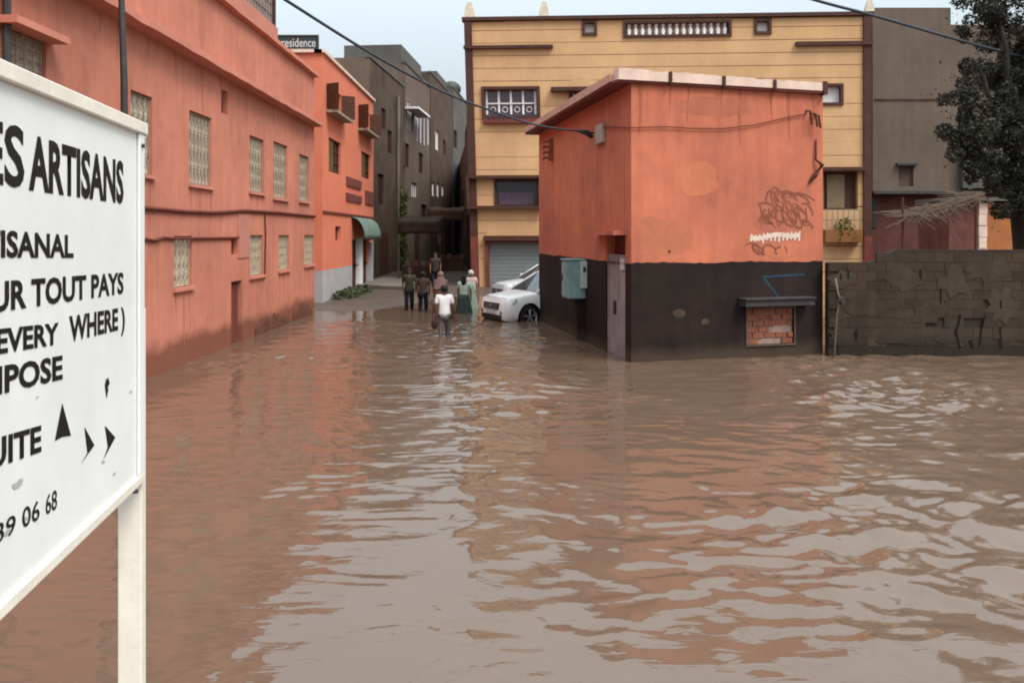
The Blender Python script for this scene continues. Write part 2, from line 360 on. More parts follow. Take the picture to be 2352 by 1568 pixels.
def grilled(r, idx):
    gm = M['grille'] if idx < 5 or idx == 9 else M['grille_pale']
    s0, z0, s1, z1 = r
    mb = MB(); TW.box(mb, s0 + .01, z0 + .01, s1 - .01, z1 - .01, -.15, -.10); wo = B(mb, 'window', M['beige'], th)
    mb = MB(); nb = max(3, round((s1 - s0) / .22)); bars(TW, mb, (s0 + .03, z0 + .03, s1 - .03, z1 - .03), nb, 4, -.07, -.05, .018)
    rr = random.Random(idx)
    for k in range(nb):                                # scrolls between the bars
        a = s0 + .03 + (s1 - s0 - .06) * (k + .5) / nb; hw = (s1 - s0 - .06) / nb * .42; hz = (z1 - z0 - .06) / 4
        for j in range(4):
            cz = z0 + .03 + hz * (j + .5); pts = [(a + hw * math.cos(t) * (1 - t / 12), cz + hz * .42 * math.sin(t) * (1 - t / 12)) for t in lsp(0, 7.5, 14)]
            mb.tube([TW.p(s, z, -.06) for s, z in pts], .009, 4, False)
    g_ = mb.build('grille', gm, None); own(g_, wo)
    mb = MB(); TW.box(mb, s0 - .05, z0 - .07, s1 + .05, z0 - .002, .004, .07); own(mb.build('sill', M['terracotta_lip'], None), wo)
    mb = MB(); frame(TW, mb, (s0 + .035, z0 + .035, s1 - .035, z1 - .035), .025, -.099, -.085); own(mb.build('frame', M['beige'], None), wo)
bpy.context.view_layer.update()
for i, r in enumerate(ops): grilled(r, i)
for r, nm in ((slot, 'vent_slot'), (hole, 'vent_hole')):
    mb = MB(); TW.box(mb, r[0], r[1], r[2], r[3], -.155, -.13); B(mb, nm, M['groove'], th)
mb = MB(); TW.box(mb, dr[0] + .01, dr[1], dr[2] - .01, dr[3] - .01, -.155, -.11)
for k in range(4):
    sk = dr[0] + .04 + k * (dr[2] - dr[0] - .08) / 4; TW.box(mb, sk + .01, dr[1] + .1, sk + (dr[2] - dr[0] - .08) / 4 - .01, dr[3] - .08, -.11, -.09)
do = B(mb, 'door', M['redtrim'], th)
def joint(pts, wd, seed):                              # a sagging service pipe clipped along the wall
    P = [TW.at(*p) for p in pts]; mb = MB(); mb.tube([TW.p(s, z, .03) for s, z in P], wd, 6); return B(mb, 'service_pipe', M['groove'], th)
joint([(200, 466), (330, 478), (420, 486), (490, 489), (560, 484), (640, 489), (722, 497)], .045, 1)
joint([(200, 548), (330, 549), (352, 553), (372, 546), (400, 548), (545, 546)], .03, 2)
joint([(606, 488), (608, 540), (606, 640)], .02, 3)
r = TW.rect(545, 492, 571, 592); mb = MB()
for a in TW.cells(r[0], r[1], r[2], r[3], [(hole[0] - .04, hole[1] - .04, hole[2] + .04, hole[3] + .04)]): TW.box(mb, *a, .003, .022)
B(mb, 'plaster_patch', M['terracotta_patch'], th)
for q in ((585, 720, 668, 782, 5), (672, 690, 716, 742, 6)):   # broken render at the foot of the wall, ragged and proud
    r = TW.rect(*q[:4]); mb = MB(); rr = random.Random(q[4]); n = 16; poly = []
    for k in range(n + 1):
        t = k / n; hh = (.35 + .65 * math.sin(math.pi * (.15 + .8 * t)) ** .7) * rr.uniform(.75, 1.05); poly.append((r[0] + (r[2] - r[0]) * t, -.2 + (r[3] + .2) * hh))
    for (a, b), (c, d) in zip(poly, poly[1:]): mb.hexa([TW.p(a, -.4, .05), TW.p(c, -.4, .05), TW.p(c, -.4, .003), TW.p(a, -.4, .003), TW.p(a, b - .1, .03), TW.p(c, d - .1, .03), TW.p(c, d, .003), TW.p(a, b, .003)])
    B(mb, 'broken_render', mat('damp_render', (.12, .048, .028), .4, 3, .9, .5, 12), th)
mb = MB(); y0 = 10.35; mb.tube([TW.p(y0, .2, .08), TW.p(y0, 8.0, .08)], .05, 8); B(mb, 'drainpipe', M['iron'], th)
# rooftop parapet room at the far end
RW = Fr((-8.05, 15), (-8.05, 27)); mb = MB(); RW.wall(mb, 0, TOP + .003, 11.95, 9.75, [], depth=.25); B(mb, 'roof_parapet', M['terracotta_patch'], th)
mb = MB(); bars(RW, mb, (0, 9.78, 11.7, 10.9), 40, 3, -.16, -.13, .022); B(mb, 'roof_railing', M['grille'], th)
mb = MB(); RW.box(mb, 0, 9.8, 11.7, 10.85, -.19, -.17); B(mb, 'roof_screen', mat('grey_sheet', (.24, .2, .21), .3, .8, .8, .1), th)
mb = MB(); RW.box(mb, 11.72, 9.752, 11.92, 10.95, -.22, -.06); B(mb, 'roof_post', mat('maroon_post', (.06, .03, .035), .2, 3), th)

dj = random.Random(41)
def drip(f_, s, z, L, wd, m, par, d=.0015):
    n = 7; left, right = [], []
    for k in range(n + 1):
        t = k / n; w_ = wd * (1 - .75 * t) * dj.uniform(.7, 1.2); c_ = s + .015 * math.sin(4 * t + s); left.append(f_.p(c_ - w_, z - L * t, d)); right.append(f_.p(c_ + w_, z - L * t, d))
    mb = MB(); mb.quad(*(left + right[::-1])); B(mb, 'drip_stain', m, par)
M['drip'] = mat('rain_drip', (.40, .145, .096), .2, 3, .9, .3, 22, .6); M['drip2'] = mat('rain_drip_orange', (.36, .105, .058), .2, 3, .9, .3, 22, .6)
for r in ops:
    for t in (.06, .5, .93):
        if dj.random() < .85: drip(TW, r[0] + (r[2] - r[0]) * t + dj.uniform(-.06, .06), r[1] - .072, dj.uniform(.35, 1.1), dj.uniform(.025, .06), M['drip'], th)
for k in range(16): drip(TW, 9.5 + k * 1.05 + dj.uniform(-.3, .3), CORN - .12, dj.uniform(.3, 1.0), dj.uniform(.03, .08), M['drip'], th)

# ------------------------------------------------------------------ coral house beyond it
CY = 29.7; CXW = -7.18; CTOP = 9.55
CW = Fr((CXW, CY), (CXW, 40.6)); CFr = Fr((-12.5, CY), (CXW, CY))
ch = thing('coral_house', 'bright coral house with green door awning beyond the alley corner', 'house', (CXW, 35, 0))
c_w = [(750, 206, 784, 262), (823, 252, 849, 302), (755, 322, 783, 398), (830, 352, 851, 410)]
cops = [CW.rect(*q) for q in c_w]; chole = CW.rect(770, 520, 783, 552); cdoor = CW.rect(809, 548, 846, 660); cdoor = (cdoor[0], -.2, cdoor[2], cdoor[3])
DADO = 1.3
mb = MB(); CW.wall(mb, 0, DADO, 10.9, CTOP, cops + [chole, (cdoor[0], DADO, cdoor[2], cdoor[3])], t=.2, depth=6)
B(mb, 'wall', M['coral'], ch)
mb = MB(); CW.wall(mb, 0, -.6, 10.9, DADO, [(cdoor[0], -.2, cdoor[2], DADO)], t=.2); CFr.wall(mb, 0, -.6, CFr.L, DADO - .001); B(mb, 'dado', M['coral_dado'], ch)
mb = MB(); CW.box(mb, -.1, CTOP, 10.95, CTOP + .12, -.3, .1); CFr.box(mb, 0, CTOP, CFr.L - .003, CTOP + .12, -.3, .1); B(mb, 'coping', M['coping'], ch)
z = CW.at(760, 489)[1]; mb = MB(); CW.box(mb, 0, z - .04, 10.9, z + .05, .003, .05); B(mb, 'string_course', M['groove'], ch)
for i, r in enumerate(cops):
    mb = MB(); CW.box(mb, r[0], r[1], r[2], r[3], -.19, -.15); wo = B(mb, 'window', M['wood'], ch)
    mb = MB(); bars(CW, mb, r, 3, 3, -.14, -.10, .05); own(mb.build('frame', M['trim'], None), wo)
    if i < 2:                                          # shutters swung out over a shelf
        for sx, sg in ((r[0], -1), (r[2], 1)):
            mb = MB(); a = Vector(CW.p(sx, r[1], .02)); d = CW.n * .5 + CW.u * .25 * sg
            mb.hexa([a, a + d, a + d + CW.u * .04, a + CW.u * .04] + [q + Vector((0, 0, r[3] - r[1])) for q in (a, a + d, a + d + CW.u * .04, a + CW.u * .04)])
            own(mb.build('shutter', M['wood'], None), wo)
        mb = MB(); CW.box(mb, r[0] - .1, r[1] - .14, r[2] + .3, r[1] - .04, .003, .45); own(mb.build('shelf', M['grille'], None), wo)
    else:
        mb = MB(); CW.box(mb, r[0] + .05, r[1] + .05, (r[0] + r[2]) / 2, r[3] - .05, -.1, -.07); own(mb.build('shutter', mat('olive_shutter', (.12, .08, .025), .3, 3), None), wo)
for q in ((795, 411, 828, 431), (794, 447, 829, 464), (838, 440, 856, 470)):
    r = CW.rect(*q); mb = MB(); CW.box(mb, *r, .003, .06); B(mb, 'wall_plaque', M['redtrim'], ch)
mb = MB(); CW.box(mb, *chole, -.19, -.15); B(mb, 'vent_hole', M['groove'], ch)
mb = MB(); m_ = (cdoor[0] + cdoor[2]) / 2
CW.box(mb, cdoor[0], -.2, cdoor[0] + 1.4, cdoor[3], -.19, -.12); CW.box(mb, m_ + .35, -.2, cdoor[2], cdoor[3], -.19, -.12); B(mb, 'door', M['wood'], ch)
mb = MB(); CW.box(mb, cdoor[0] + 1.45, -.2, m_ + .3, cdoor[3], -.18, .05); B(mb, 'door_pillar', M['white'], ch)
mb = MB(); CW.box(mb, cdoor[2] + .05, -.2, cdoor[2] + .75, 2.3, .003, .12); B(mb, 'door_jamb', M['coral_dado'], ch)
mb = MB(); rings = []
za = CW.at(825, 500)[1]
for k in range(9):
    a = k / 8 * math.pi / 2; dd = .62 * math.sin(a); zz = za - .95 + .95 * math.cos(a)
    rings.append([CW.p(cdoor[0] - .25 + .08 * math.sin(3 * j + k) * .2 + j * (cdoor[2] - cdoor[0] + .3) / 14, zz - .06 * abs(math.sin(j * 1.57)) * (k > 5), .02 + dd) for j in range(15)])
mb.loft(rings, closed=False); ao = B(mb, 'door_awning', M['green'], ch, smooth=True); so = ao.modifiers.new('solid', 'SOLIDIFY'); so.thickness = .04
for s in (cdoor[0] - .2, cdoor[2] + .02):
    mb = MB(); mb.tube([CW.p(s, 2.4, .02), CW.p(s, za - .9, .58)], .03, 6); own(mb.build('awning_arm', M['iron'], None), ao)
# signboard on its roof
bs = thing('roof_signboard', 'dark rooftop signboard with pale lettering on top of the coral house', 'signboard', (-8, 28.6, CTOP))
SB = Fr(((636 - CX) / F * 30.2, 30.2), ((731 - CX) / F * 30.2, 30.2)); zb, zt = H + (HY - 114) / F * 30.2, H + (HY - 82) / F * 30.2
mb = MB(); SB.box(mb, 0, zb, SB.L, zt, -.12, 0); B(mb, 'board', M['boardblack'], bs)
mb = MB(); frame(SB, mb, (.03, zb + .03, SB.L - .03, zt - .03), .05, 0, .03); B(mb, 'frame', M['iron'], bs)
mb = MB()
for s in (.15, SB.L - .15):
    mb = MB(); SB.box(mb, s - .03, CTOP + .1, s + .03, zb, -.09, -.03); B(mb, 'bracket', M['iron'], bs)

def text_part(txt, fr, s_left, s_right, z_base, cap, d, m, root, name='lettering', bold=.0, shear=0.0, rise=0.0):
    """flat print: txt fitted between s_left and s_right on the wall plane, capital height cap"""
    cu = bpy.data.curves.new('t', 'FONT'); cu.body = txt; cu.size = 1; cu.offset = bold; cu.resolution_u = 3; cu.fill_mode = 'FRONT'
    o = bpy.data.objects.new('t', cu); COL.objects.link(o); bpy.context.view_layer.update()
    me = bpy.data.meshes.new_from_object(o.evaluated_get(bpy.context.evaluated_depsgraph_get())); bpy.data.objects.remove(o); bpy.data.curves.remove(cu)
    v = np.zeros(len(me.vertices) * 3); me.vertices.foreach_get('co', v); v = v.reshape(-1, 3)
    x0, x1 = v[:, 0].min(), v[:, 0].max(); y0 = 0; y1 = v[:, 1].max()
    for i, (x, y, _) in enumerate(v):
        t = (x - x0) / (x1 - x0); me.vertices[i].co = fr.p(s_left + (s_right - s_left) * t, z_base + y / y1 * cap + rise * t, d)
    me.name = name; me.materials.clear(); me.materials.append(m); o = bpy.data.objects.new(name, me); COL.objects.link(o); own(o, root); return o
text_part('residence', SB, .18, SB.L - .1, zb + .1, (zt - zb) * .62, .004, M['boardtext'], bs, bold=.01)

# ------------------------------------------------------------------ houses up the alley
def alley_house(name, label, y0, y1, top, m, wins, off=0.0, wmat='white', front=None):
    X = lambda y: -7.9 + .08 * (y - 43.5) + off
    f = Fr((X(y0), y0), (X(y1), y1)); root = thing(name, label, 'house', (X(y0), y0, 0)); op = [f.rect(*q) for q in wins]
    mb = MB(); f.wall(mb, 0, -.4, f.L, top, op, t=.2, depth=7); B(mb, 'wall', m, root)
    mb = MB(); f.box(mb, -.05, top, f.L + .02, top + .15, -.25, .06); B(mb, 'coping', M['grey3'], root)
    for r in op:
        mb = MB(); f.box(mb, *r, -.19, -.15); wo = B(mb, 'window', M['pane_dark'] if wmat != 'pale' else M['beige'], root)
        mb = MB(); bars(f, mb, r, 3, 1, -.14, -.08, .08); own(mb.build('frame', M['trim' if op.index(r) > 3 else wmat if wmat != 'pale' else 'white'], None), wo)
    return root, f
h1, f1 = alley_house('grey_house', 'tall grey brown house with blank gable rising behind the coral house', 43.5, 52, 12.5, M['grey2'], [(868, 400, 882, 470), (890, 300, 900, 352), (876, 250, 886, 296)], wmat='trim')
mb = MB(); fg = Fr((-16, 43.5), (-7.9, 43.5)); fg.wall(mb, 0, -.4, fg.L - .003, 12.48, d=.004); B(mb, 'gable', M['grey'], h1)
mb = MB(); r = f1.rect(872, 560, 890, 640); f1.box(mb, r[0], .1, r[2], 2.8, .003, .08); B(mb, 'door', M['wood'], h1)
mb = MB(); mb.tube([f1.p(6.5, .2, .12), f1.p(6.5, 11.5, .12)], .12, 8); B(mb, 'drainpipe', M['concrete'], h1)
h2, f2 = alley_house('grey_house', 'cool grey alley house with a row of white framed windows under a pale hood', 52.15, 61, 14.1, M['grey'], [(935, 236, 947, 300), (952, 250, 978, 328), (981, 268, 990, 334), (945, 420, 958, 452), (930, 330, 940, 384), (962, 352, 972, 398), (968, 470, 980, 520)], .1)
mb = MB(); r = f2.rect(912, 228, 950, 236); f2.box(mb, 0, 11.05, 4.2, 11.2, .003, .9); B(mb, 'window_hood', M['white'], h2)
mb = MB(); f2.wall(mb, 1.5, 14.26, 8.5, 15.7, d=-.6, depth=4); B(mb, 'roof_room', M['grey3'], h2)
mb = MB(); f2.box(mb, 3.0, .2, 4.4, 3.0, .003, .07); B(mb, 'door', M['wood'], h2)
h3, f3 = alley_house('grey_house', 'narrow dark alley house with pale curtained windows deep in the alley', 61.15, 72, 15.3, M['grey2'], [(992, 418, 998, 450), (1003, 420, 1009, 452), (1014, 424, 1020, 450), (1000, 300, 1008, 345), (1018, 322, 1024, 356), (1004, 500, 1014, 560)], .15, 'pale')
mb = MB(); f3.wall(mb, 5.5, 15.46, 10.5, 16.6, d=-.5, depth=4); B(mb, 'roof_room', M['grey3'], h3)
h4, f4 = alley_house('grey_house', 'farthest grey house on the alley bend with a round roof tank', 72.15, 82, 16.2, M['grey3'], [(1042, 300, 1050, 340)], .2, 'trim')
mb = MB(); mb.ellipsoid(f4.p(5, 17.0, -1.0), (1.0, 1.0, .8)); B(mb, 'roof_tank', M['iron'], h4, smooth=True)
ph = thing('pink_house', 'dusty pink house closing the far end of the alley', 'house', (-3, 90, 0))
fe = Fr((-7.5, 90), (4, 90)); eo = [fe.rect(1052, 330, 1060, 372), (4.2, .9, 5.4, 3.6), (2.2, 6, 3.2, 8)]
mb = MB(); fe.wall(mb, 0, -.2, fe.L, 15.4, eo, depth=8); B(mb, 'wall', M['pinkfar'], ph)
for r in eo:
    mb = MB(); fe.box(mb, *r, -.2, -.16); B(mb, 'window', M['pane_dark'], ph)
rh = thing('brown_house', 'narrow brown house on the near side of the alley beside the yellow building', 'house', (-3, 60, 0))
fr_ = Fr((-5.15, 76), (-2.4, 47)); mb = MB(); fr_.wall(mb, 0, -.3, fr_.L, 9.5, [], depth=4)
B(mb, 'wall', M['pinkfar'], rh)
for k in range(4):
    mb = MB(); s = 5 + k * 6.3; fr_.box(mb, s, .2, s + 1.3, 3.0 + (k % 2), .003, .1); B(mb, 'door', M['wood'] if k % 2 else M['iron'], rh)
    mb = MB(); fr_.box(mb, s + 2.5, 4.5, s + 3.7, 6.2, .003, .08); B(mb, 'window', M['pane_dark'], rh)
mb = MB(); fr_.wall(mb, 16, 9.503, 24, 10.6, [], d=-.02, depth=3); B(mb, 'upper_wall', M['hutred'], rh)

# ------------------------------------------------------------------ yellow apartment building
YA = Fr(((1066 - CX) / F * 38, 38), ((2000 - CX) / F * 37, 37)); YT = 13.0
class Lean(Fr):
    """the facade's left corner leans: its foot stands in from its head"""
    A = .4
    def p(f, s, z, d=0):
        a = f.A * min(1.1, (13 - float(z)) / 13); return Fr.p(f, s + a * (1 - s / f.L), z, d)
    def at(f, px, py):
        s, z = Fr.at(f, px, py); a = f.A * min(1.1, (13 - z) / 13); return (s - a) / (1 - a / f.L), z
YA = Lean(YA.p(0, 0)[:2], YA.p(YA.L, 0)[:2])
yb = thing('yellow_apartment_building', 'ochre yellow apartment building with dark trim and white balusters behind the kiosk', 'building', (7.5, 37.5, 0))
q = lambda *a: YA.rect(*a)
win1, win2, win3 = q(1113, 206, 1234, 268), q(1314, 212, 1362, 262), q(1880, 199, 1930, 236)
low1, low2 = q(1140, 416, 1232, 472), q(1893, 395, 1968, 480); gar = q(1123, 557, 1275, 668); gar = (gar[0], -.2, gar[2], gar[3])
bal, sq1, sq2 = q(1437, 54, 1674, 80), q(1343, 54, 1365, 76), q(1738, 50, 1765, 73)
bk = q(1893, 492, 1968, 598)
yops = [win1, win2, win3, low1, low2, gar, bal, sq1, sq2]
PIL = .36                                              # corner pilaster width
mb = MB(); YA.wall(mb, 0, -.5, YA.L, YT, yops, d=-.028, t=.3, depth=9); B(mb, 'wall', M['yellow_back'], yb)
zc = -.3; k = 0
CH = .612
loopr = q(1085, 408, 1236, 476); crn = random.Random(14)
while zc < YT - .05:
    z1 = min(zc + CH, YT - .02)
    pad = [(o[0] - .06, o[1] - .06, o[2] + .06, o[3] + .06) for o in yops]
    for a, c, b, e in YA.cells(PIL + .003, zc, YA.L - PIL - .003, z1 - .03, [o for o in pad if o[1] < z1 and o[3] > zc]):
        if (b - a) * (e - c) <= .02: continue
        cuts = [a, b] if b - a < 5 else [a, a + (b - a) * crn.uniform(.25, .75), b]
        for a1, b1 in zip(cuts, cuts[1:]):
            e1 = e + (.0265 if crn.random() < .28 else crn.uniform(-.004, .012)) if abs(e - (z1 - .03)) < 1e-6 else e
            mb = MB(); YA.box(mb, a1, c, b1, e1, -.026, crn.uniform(-.002, .002)); B(mb, 'plaster_course', M['yellow'], yb)
    zc = z1; k += 1
for a in (0, YA.L - PIL):
    mb = MB(); YA.box(mb, a, 2.6, a + PIL, YT, -.026, .12); B(mb, 'pilaster', M['trim'], yb)
    mb = MB(); YA.box(mb, a, -.5, a + PIL, 2.597, -.026, .14); B(mb, 'pilaster_base', M['redtrim'], yb)
mb = MB(); YA.box(mb, -.1, YT, YA.L + .1, YT + .17, -.3, .16); B(mb, 'coping', M['trim'], yb)
for qq in ((1062, 106, 1270, 113), (1826, 97, 2002, 106)):
    r = q(*qq); mb = MB(); YA.box(mb, max(r[0], -.06), r[1], min(r[2], YA.L + .06), r[3], .003, .2); B(mb, 'trim_band', M['trim'], yb)
for r in (sq1, sq2, win3):
    mb = MB(); YA.box(mb, *r, -.25, -.2); wo = B(mb, 'window', M['white'], yb)
    mb = MB(); frame(YA, mb, r, .13, -.038, .08); own(mb.build('frame', M['trim'], None), wo)
mb = MB(); YA.box(mb, bal[0], bal[1], bal[2], bal[3], -.33, -.3); B(mb, 'baluster_backing', M['coping'], yb)
mb = MB(); frame(YA, mb, bal, .12, -.038, .09); B(mb, 'balustrade_frame', M['trim'], yb)
nb = 15
for k in range(nb):
    s = bal[0] + (k + .5) * (bal[2] - bal[0]) / nb; zc0, zc1 = bal[1], bal[3]; hh = zc1 - zc0; rings = []
    for t, rr in ((0, .10), (.1, .10), (.14, .06), (.38, .12), (.55, .085), (.8, .05), (.88, .10), (1, .10)):
        rings.append([Vector(YA.p(s, zc0 + .003 + t * (hh - .006), -.12)) + rr * (math.cos(a) * YA.u + math.sin(a) * YA.n) for a in lsp(0, 2 * math.pi, 10, endpoint=False)])
    mb = MB().loft(rings, cap=True); B(mb, 'baluster', M['white'], yb, smooth=True)
# grilled upper windows
for r, pn in ((win1, 'pane_purple'), (win2, 'pane_dark')):
    mb = MB(); YA.box(mb, *r, -.3, -.25); wo = B(mb, 'window', M[pn], yb)
    mb = MB(); frame(YA, mb, r, .14, -.038, .1); own(mb.build('frame', M['trim'], None), wo)
    mb = MB(); n = 4
    for k in range(n + 1):
        s = r[0] + .1 + (r[2] - r[0] - .2) * k / n; YA.box(mb, s - .05, r[1] + .12, s + .05, r[3] - .04, -.2, -.15)
    YA.box(mb, r[0] + .15, (r[1] + r[3]) / 2 - .03, r[2] - .12, (r[1] + r[3]) / 2 + .03, -.14, -.11)
    for k in range(n):
        s = r[0] + .1 + (r[2] - r[0] - .2) * (k + .5) / n
        mb.tube([YA.p(s + .13 * math.cos(a), r[1] + .35 + .13 * math.sin(a), -.13) for a in lsp(0, 6.28, 13)], .02, 4, False)
    own(mb.build('grille', M['white'], None), wo)
    mb = MB(); YA.box(mb, r[0] - .1, r[1] - .34, r[2] + .1, r[1] - .15, .003, .22); own(mb.build('sill', M['redtrim'], None), wo)
r = q(1265, 203, 1352, 212); mb = MB(); YA.box(mb, r[0], r[1], r[2], r[3], .003, .4); B(mb, 'window_hood', M['trim'], yb)
# first floor: projecting dark frame loop round a yellow panel and a dark window
mb = MB(); frame(YA, mb, (loopr[0] - .12, loopr[1] + .06, loopr[2] + .1, loopr[3] - .06), .15, .003, .34)
B(mb, 'window_loop_frame', M['trim'], yb)
mb = MB(); YA.box(mb, *low1, -.3, -.25); wo = B(mb, 'window', M['pane_dark'], yb)
mb = MB(); frame(YA, mb, low1, .1, -.036, .06); own(mb.build('frame', M['trim'], None), wo)
mb = MB(); YA.box(mb, low1[0] + .1, low1[1] + .05, low1[2] - .15, (low1[1] * .45 + low1[3] * .55), -.249, -.2); own(mb.build('shutter', M['pane_purple'], None), wo)
# loggia at the right
mb = MB(); YA.box(mb, *low2, -.3, -.25); wo = B(mb, 'window', M['trim'], yb)
mb = MB(); ms = low2[0] + (low2[2] - low2[0]) * .12; YA.box(mb, ms, low2[1] + .05, low2[0] + (low2[2] - low2[0]) * .66, low2[3] - .1, -.249, -.15); own(mb.build('shutter', mat('dun_shutter', (.2, .14, .085), .2, 2), None), wo)
mb = MB(); YA.box(mb, low2[0] - .2, low2[3] + .03, low2[2] + .35, low2[3] + .2, .003, .4); own(mb.build('hood', M['trim'], None), wo)
r = q(1888, 528, 1972, 556); mb = MB(); YA.box(mb, r[0], r[1], r[2], r[3], .003, .5); B(mb, 'balcony_ledge', mat('rusty_ledge', (.2, .09, .03), .3, 2), yb)
mb = MB()
for k in range(7):
    s = r[0] + .1 + k * (r[2] - r[0] - .2) / 6; YA.box(mb, s - .02, r[3], s + .02, r[3] + .9, .38, .42)
YA.box(mb, r[0] + .02, r[3] + .9, r[2] - .02, r[3] + .95, .375, .425); B(mb, 'balcony_rail', M['grille'], yb)
# garage
mb = MB(); frame(YA, mb, (gar[0], -.4, gar[2], gar[3]), .17, -.03, .12); B(mb, 'garage_frame', M['redtrim'], yb)
zz = gar[1]; 
while zz < gar[3] - .02:
    mb = MB(); YA.box(mb, gar[0] + .01, zz, gar[2] - .01, min(zz + .17, gar[3]), -.26, -.2); B(mb, 'shutter_slat', M['shutter_grey'], yb); zz += .185
r = q(1112, 545, 1290, 555); mb = MB(); YA.box(mb, r[0], r[1] + .05, r[2], r[3] + .08, .003, .3); B(mb, 'garage_hood', M['wood'], yb)
for px, hh, ww in ((1080, .72, .3), (1251, .7, .28), (1998, .55, .22)):   # pale roof merlons
    s = YA.at(px, 40)[0]; mb = MB(); rings = []
    for t in lsp(0, 1, 6): 
        a = ww * (1 - .62 * t ** 1.6); rings.append([YA.p(s - a, YT + .17 + hh * t, -.2), YA.p(s + a * .8, YT + .17 + hh * t, -.2), YA.p(s + a * .8, YT + .17 + hh * t, .1), YA.p(s - a, YT + .17 + hh * t, .1)])
    mb.loft(rings, cap=True); B(mb, 'roof_merlon', M['beige'], yb)

# ------------------------------------------------------------------ grey building on the right, hut, straw awning
gb = thing('grey_apartment_building', 'tall blank grey brown building right of the yellow one, partly behind the tree', 'building', (21, 38, 0))
G = Fr((17.3, 37.6), (36, 37.6)); LZ = 4.76
gw = G.rect(2064, 382, 2098, 428)
mb = MB(); G.wall(mb, 0, LZ, 3.75, 13.55, [gw], depth=9); G.wall(mb, 3.753, LZ, 16, 12.75, [], d=-.05, depth=9); B(mb, 'wall', M['grey'], gb)
mb = MB(); G.box(mb, *gw, -.2, -.14); wo = B(mb, 'window', mat('dusty_red_pane', (.1, .06, .05), .3, 3), gb)
mb = MB(); G.box(mb, gw[0] - .15, gw[3] + .04, gw[2] + .15, gw[3] + .14, .003, .2); own(mb.build('hood', M['iron'], None), wo)
r = G.rect(2010, 218, 2200, 230); mb = MB(); G.box(mb, .1, r[1], 3.7, r[1] + .06, .003, .05); B(mb, 'string_course', M['grey2'], gb)
mb = MB(); G.box(mb, 4.2, 4.9, 7.2, 6.6, .003, .25); B(mb, 'projecting_bay', M['grey3'], gb)
mb = MB(); G.box(mb, .02, LZ - .14, 16, LZ - .003, -.6, .12); B(mb, 'floor_edge', M['iron'], gb)
mb = MB(); G.wall(mb, 0, -.5, 16, LZ - .143, [], d=-.6, depth=8); B(mb, 'ground_floor_wall', M['hutred'], gb)
r = G.rect(2012, 455, 2026, 522); mb = MB(); G.box(mb, r[0], r[1], r[2], r[3], -.597, -.54); B(mb, 'door', M['iron'], gb)
hut = thing('roadside_hut', 'low red and orange hut with a pale pillar behind the block wall', 'hut', (22, 33, 0))
HF = Fr((18.5, 33), (27, 33)); zt_ = HF.at(2240, 462)[1]
mb = MB(); a, b = HF.at(2180, 500)[0], HF.at(2243, 500)[0]; HF.wall(mb, a, -.4, b, zt_, [], depth=2.5); B(mb, 'wall', M['hutred'], hut)
mb = MB(); a2, b2 = HF.at(2267, 500)[0], HF.at(2420, 500)[0]; HF.wall(mb, a2, -.4, b2, zt_ - .1, [], depth=2.5); B(mb, 'side_wall', M['hutorange'], hut)
pr = random.Random(4)
for k in range(9):
    mb = MB(); z0 = -.3 + k * .48; HF.box(mb, b + .02 + pr.uniform(0, .05), z0, a2 - .02 - pr.uniform(0, .05), z0 + .46, -.35, .06 + pr.uniform(0, .04)); B(mb, 'pillar_block', M['coping'], hut)
mb = MB(); HF.box(mb, a - .2, zt_, b2, zt_ + .15, -2.4, .3); B(mb, 'roof', M['grey3'], hut)
sa = thing('straw_awning', 'ragged straw awning drooping over poles behind the block wall', 'awning', (19.5, 31.5, 0))
SF = Fr((15.5, 31), (22, 31)); mb = MB()
for px in (2085, 2255): s, z = SF.at(px, 470); mb.tube([SF.p(s, -.3, -.4), SF.p(s, z + .3, -.4)], .05, 6)
s0, z0 = SF.at(2075, 500); s1, z1 = SF.at(2262, 448); mb.tube([SF.p(s0, z0, -.1), SF.p((s0 + s1) / 2, (z0 + z1) / 2 - .1, -.1), SF.p(s1, z1, -.1)], .05, 6)
B(mb, 'pole', M['wood'], sa)
mb = MB(); rs = random.Random(9)
for k in range(300):
    t = rs.random(); s = s0 + (s1 - s0) * t; z = z0 + (z1 - z0) * t + rs.gauss(0, .07) - .1 * math.sin(math.pi * t); d = rs.uniform(-1.4, .25); L = rs.uniform(.3, .9) * (1.3 if rs.random() < .15 else .7)
    a = rs.uniform(-.5, .5); dz = -abs(rs.gauss(.35, .6)) if d > -.35 else rs.gauss(0, .08); ww = rs.uniform(.012, .03)
    p = Vector(SF.p(s, z + d * -.12, d)); qv = SF.u * (L * math.cos(a) * rs.choice((-1, 1))) + SF.n * L * math.sin(a) * .6 + Vector((0, 0, L * dz))
    side = Vector((0, .3, 1)).normalized() * ww; mb.quad(p - side, p + side, p + qv + side * .5, p + qv - side * .5)
B(mb, 'thatch', M['straw'], sa)['kind'] = 'stuff'

# ------------------------------------------------------------------ transformer kiosk
A_, B_, C_ = (2.48, 16.3), (.845, 24.5), (6.96, 17.55); D_ = (B_[0] + C_[0] - A_[0], B_[1] + C_[1] - A_[1])
KL, KF, KR, KB = Fr(B_, A_), Fr(A_, C_), Fr(C_, D_), Fr(D_, B_); KT = 5.80; KD = 2.05
kk = thing('transformer_building', 'small tall orange red kiosk with black painted base standing in the flood', 'kiosk', (*A_, 0))
kdoor = KL.rect(1392, 540, 1436, 700); kdoor = (kdoor[0], -.6, kdoor[2], kdoor[3])
mb = MB(); KL.wall(mb, 0, KD, KL.L, KT, [(kdoor[0], KD, kdoor[2], kdoor[3])], t=.3); KF.wall(mb, 0, KD, KF.L, KT); KR.wall(mb, 0, KD, KR.L, KT); KB.wall(mb, 0, KD, KB.L, KT)
B(mb, 'wall', M['kiosk'], kk)
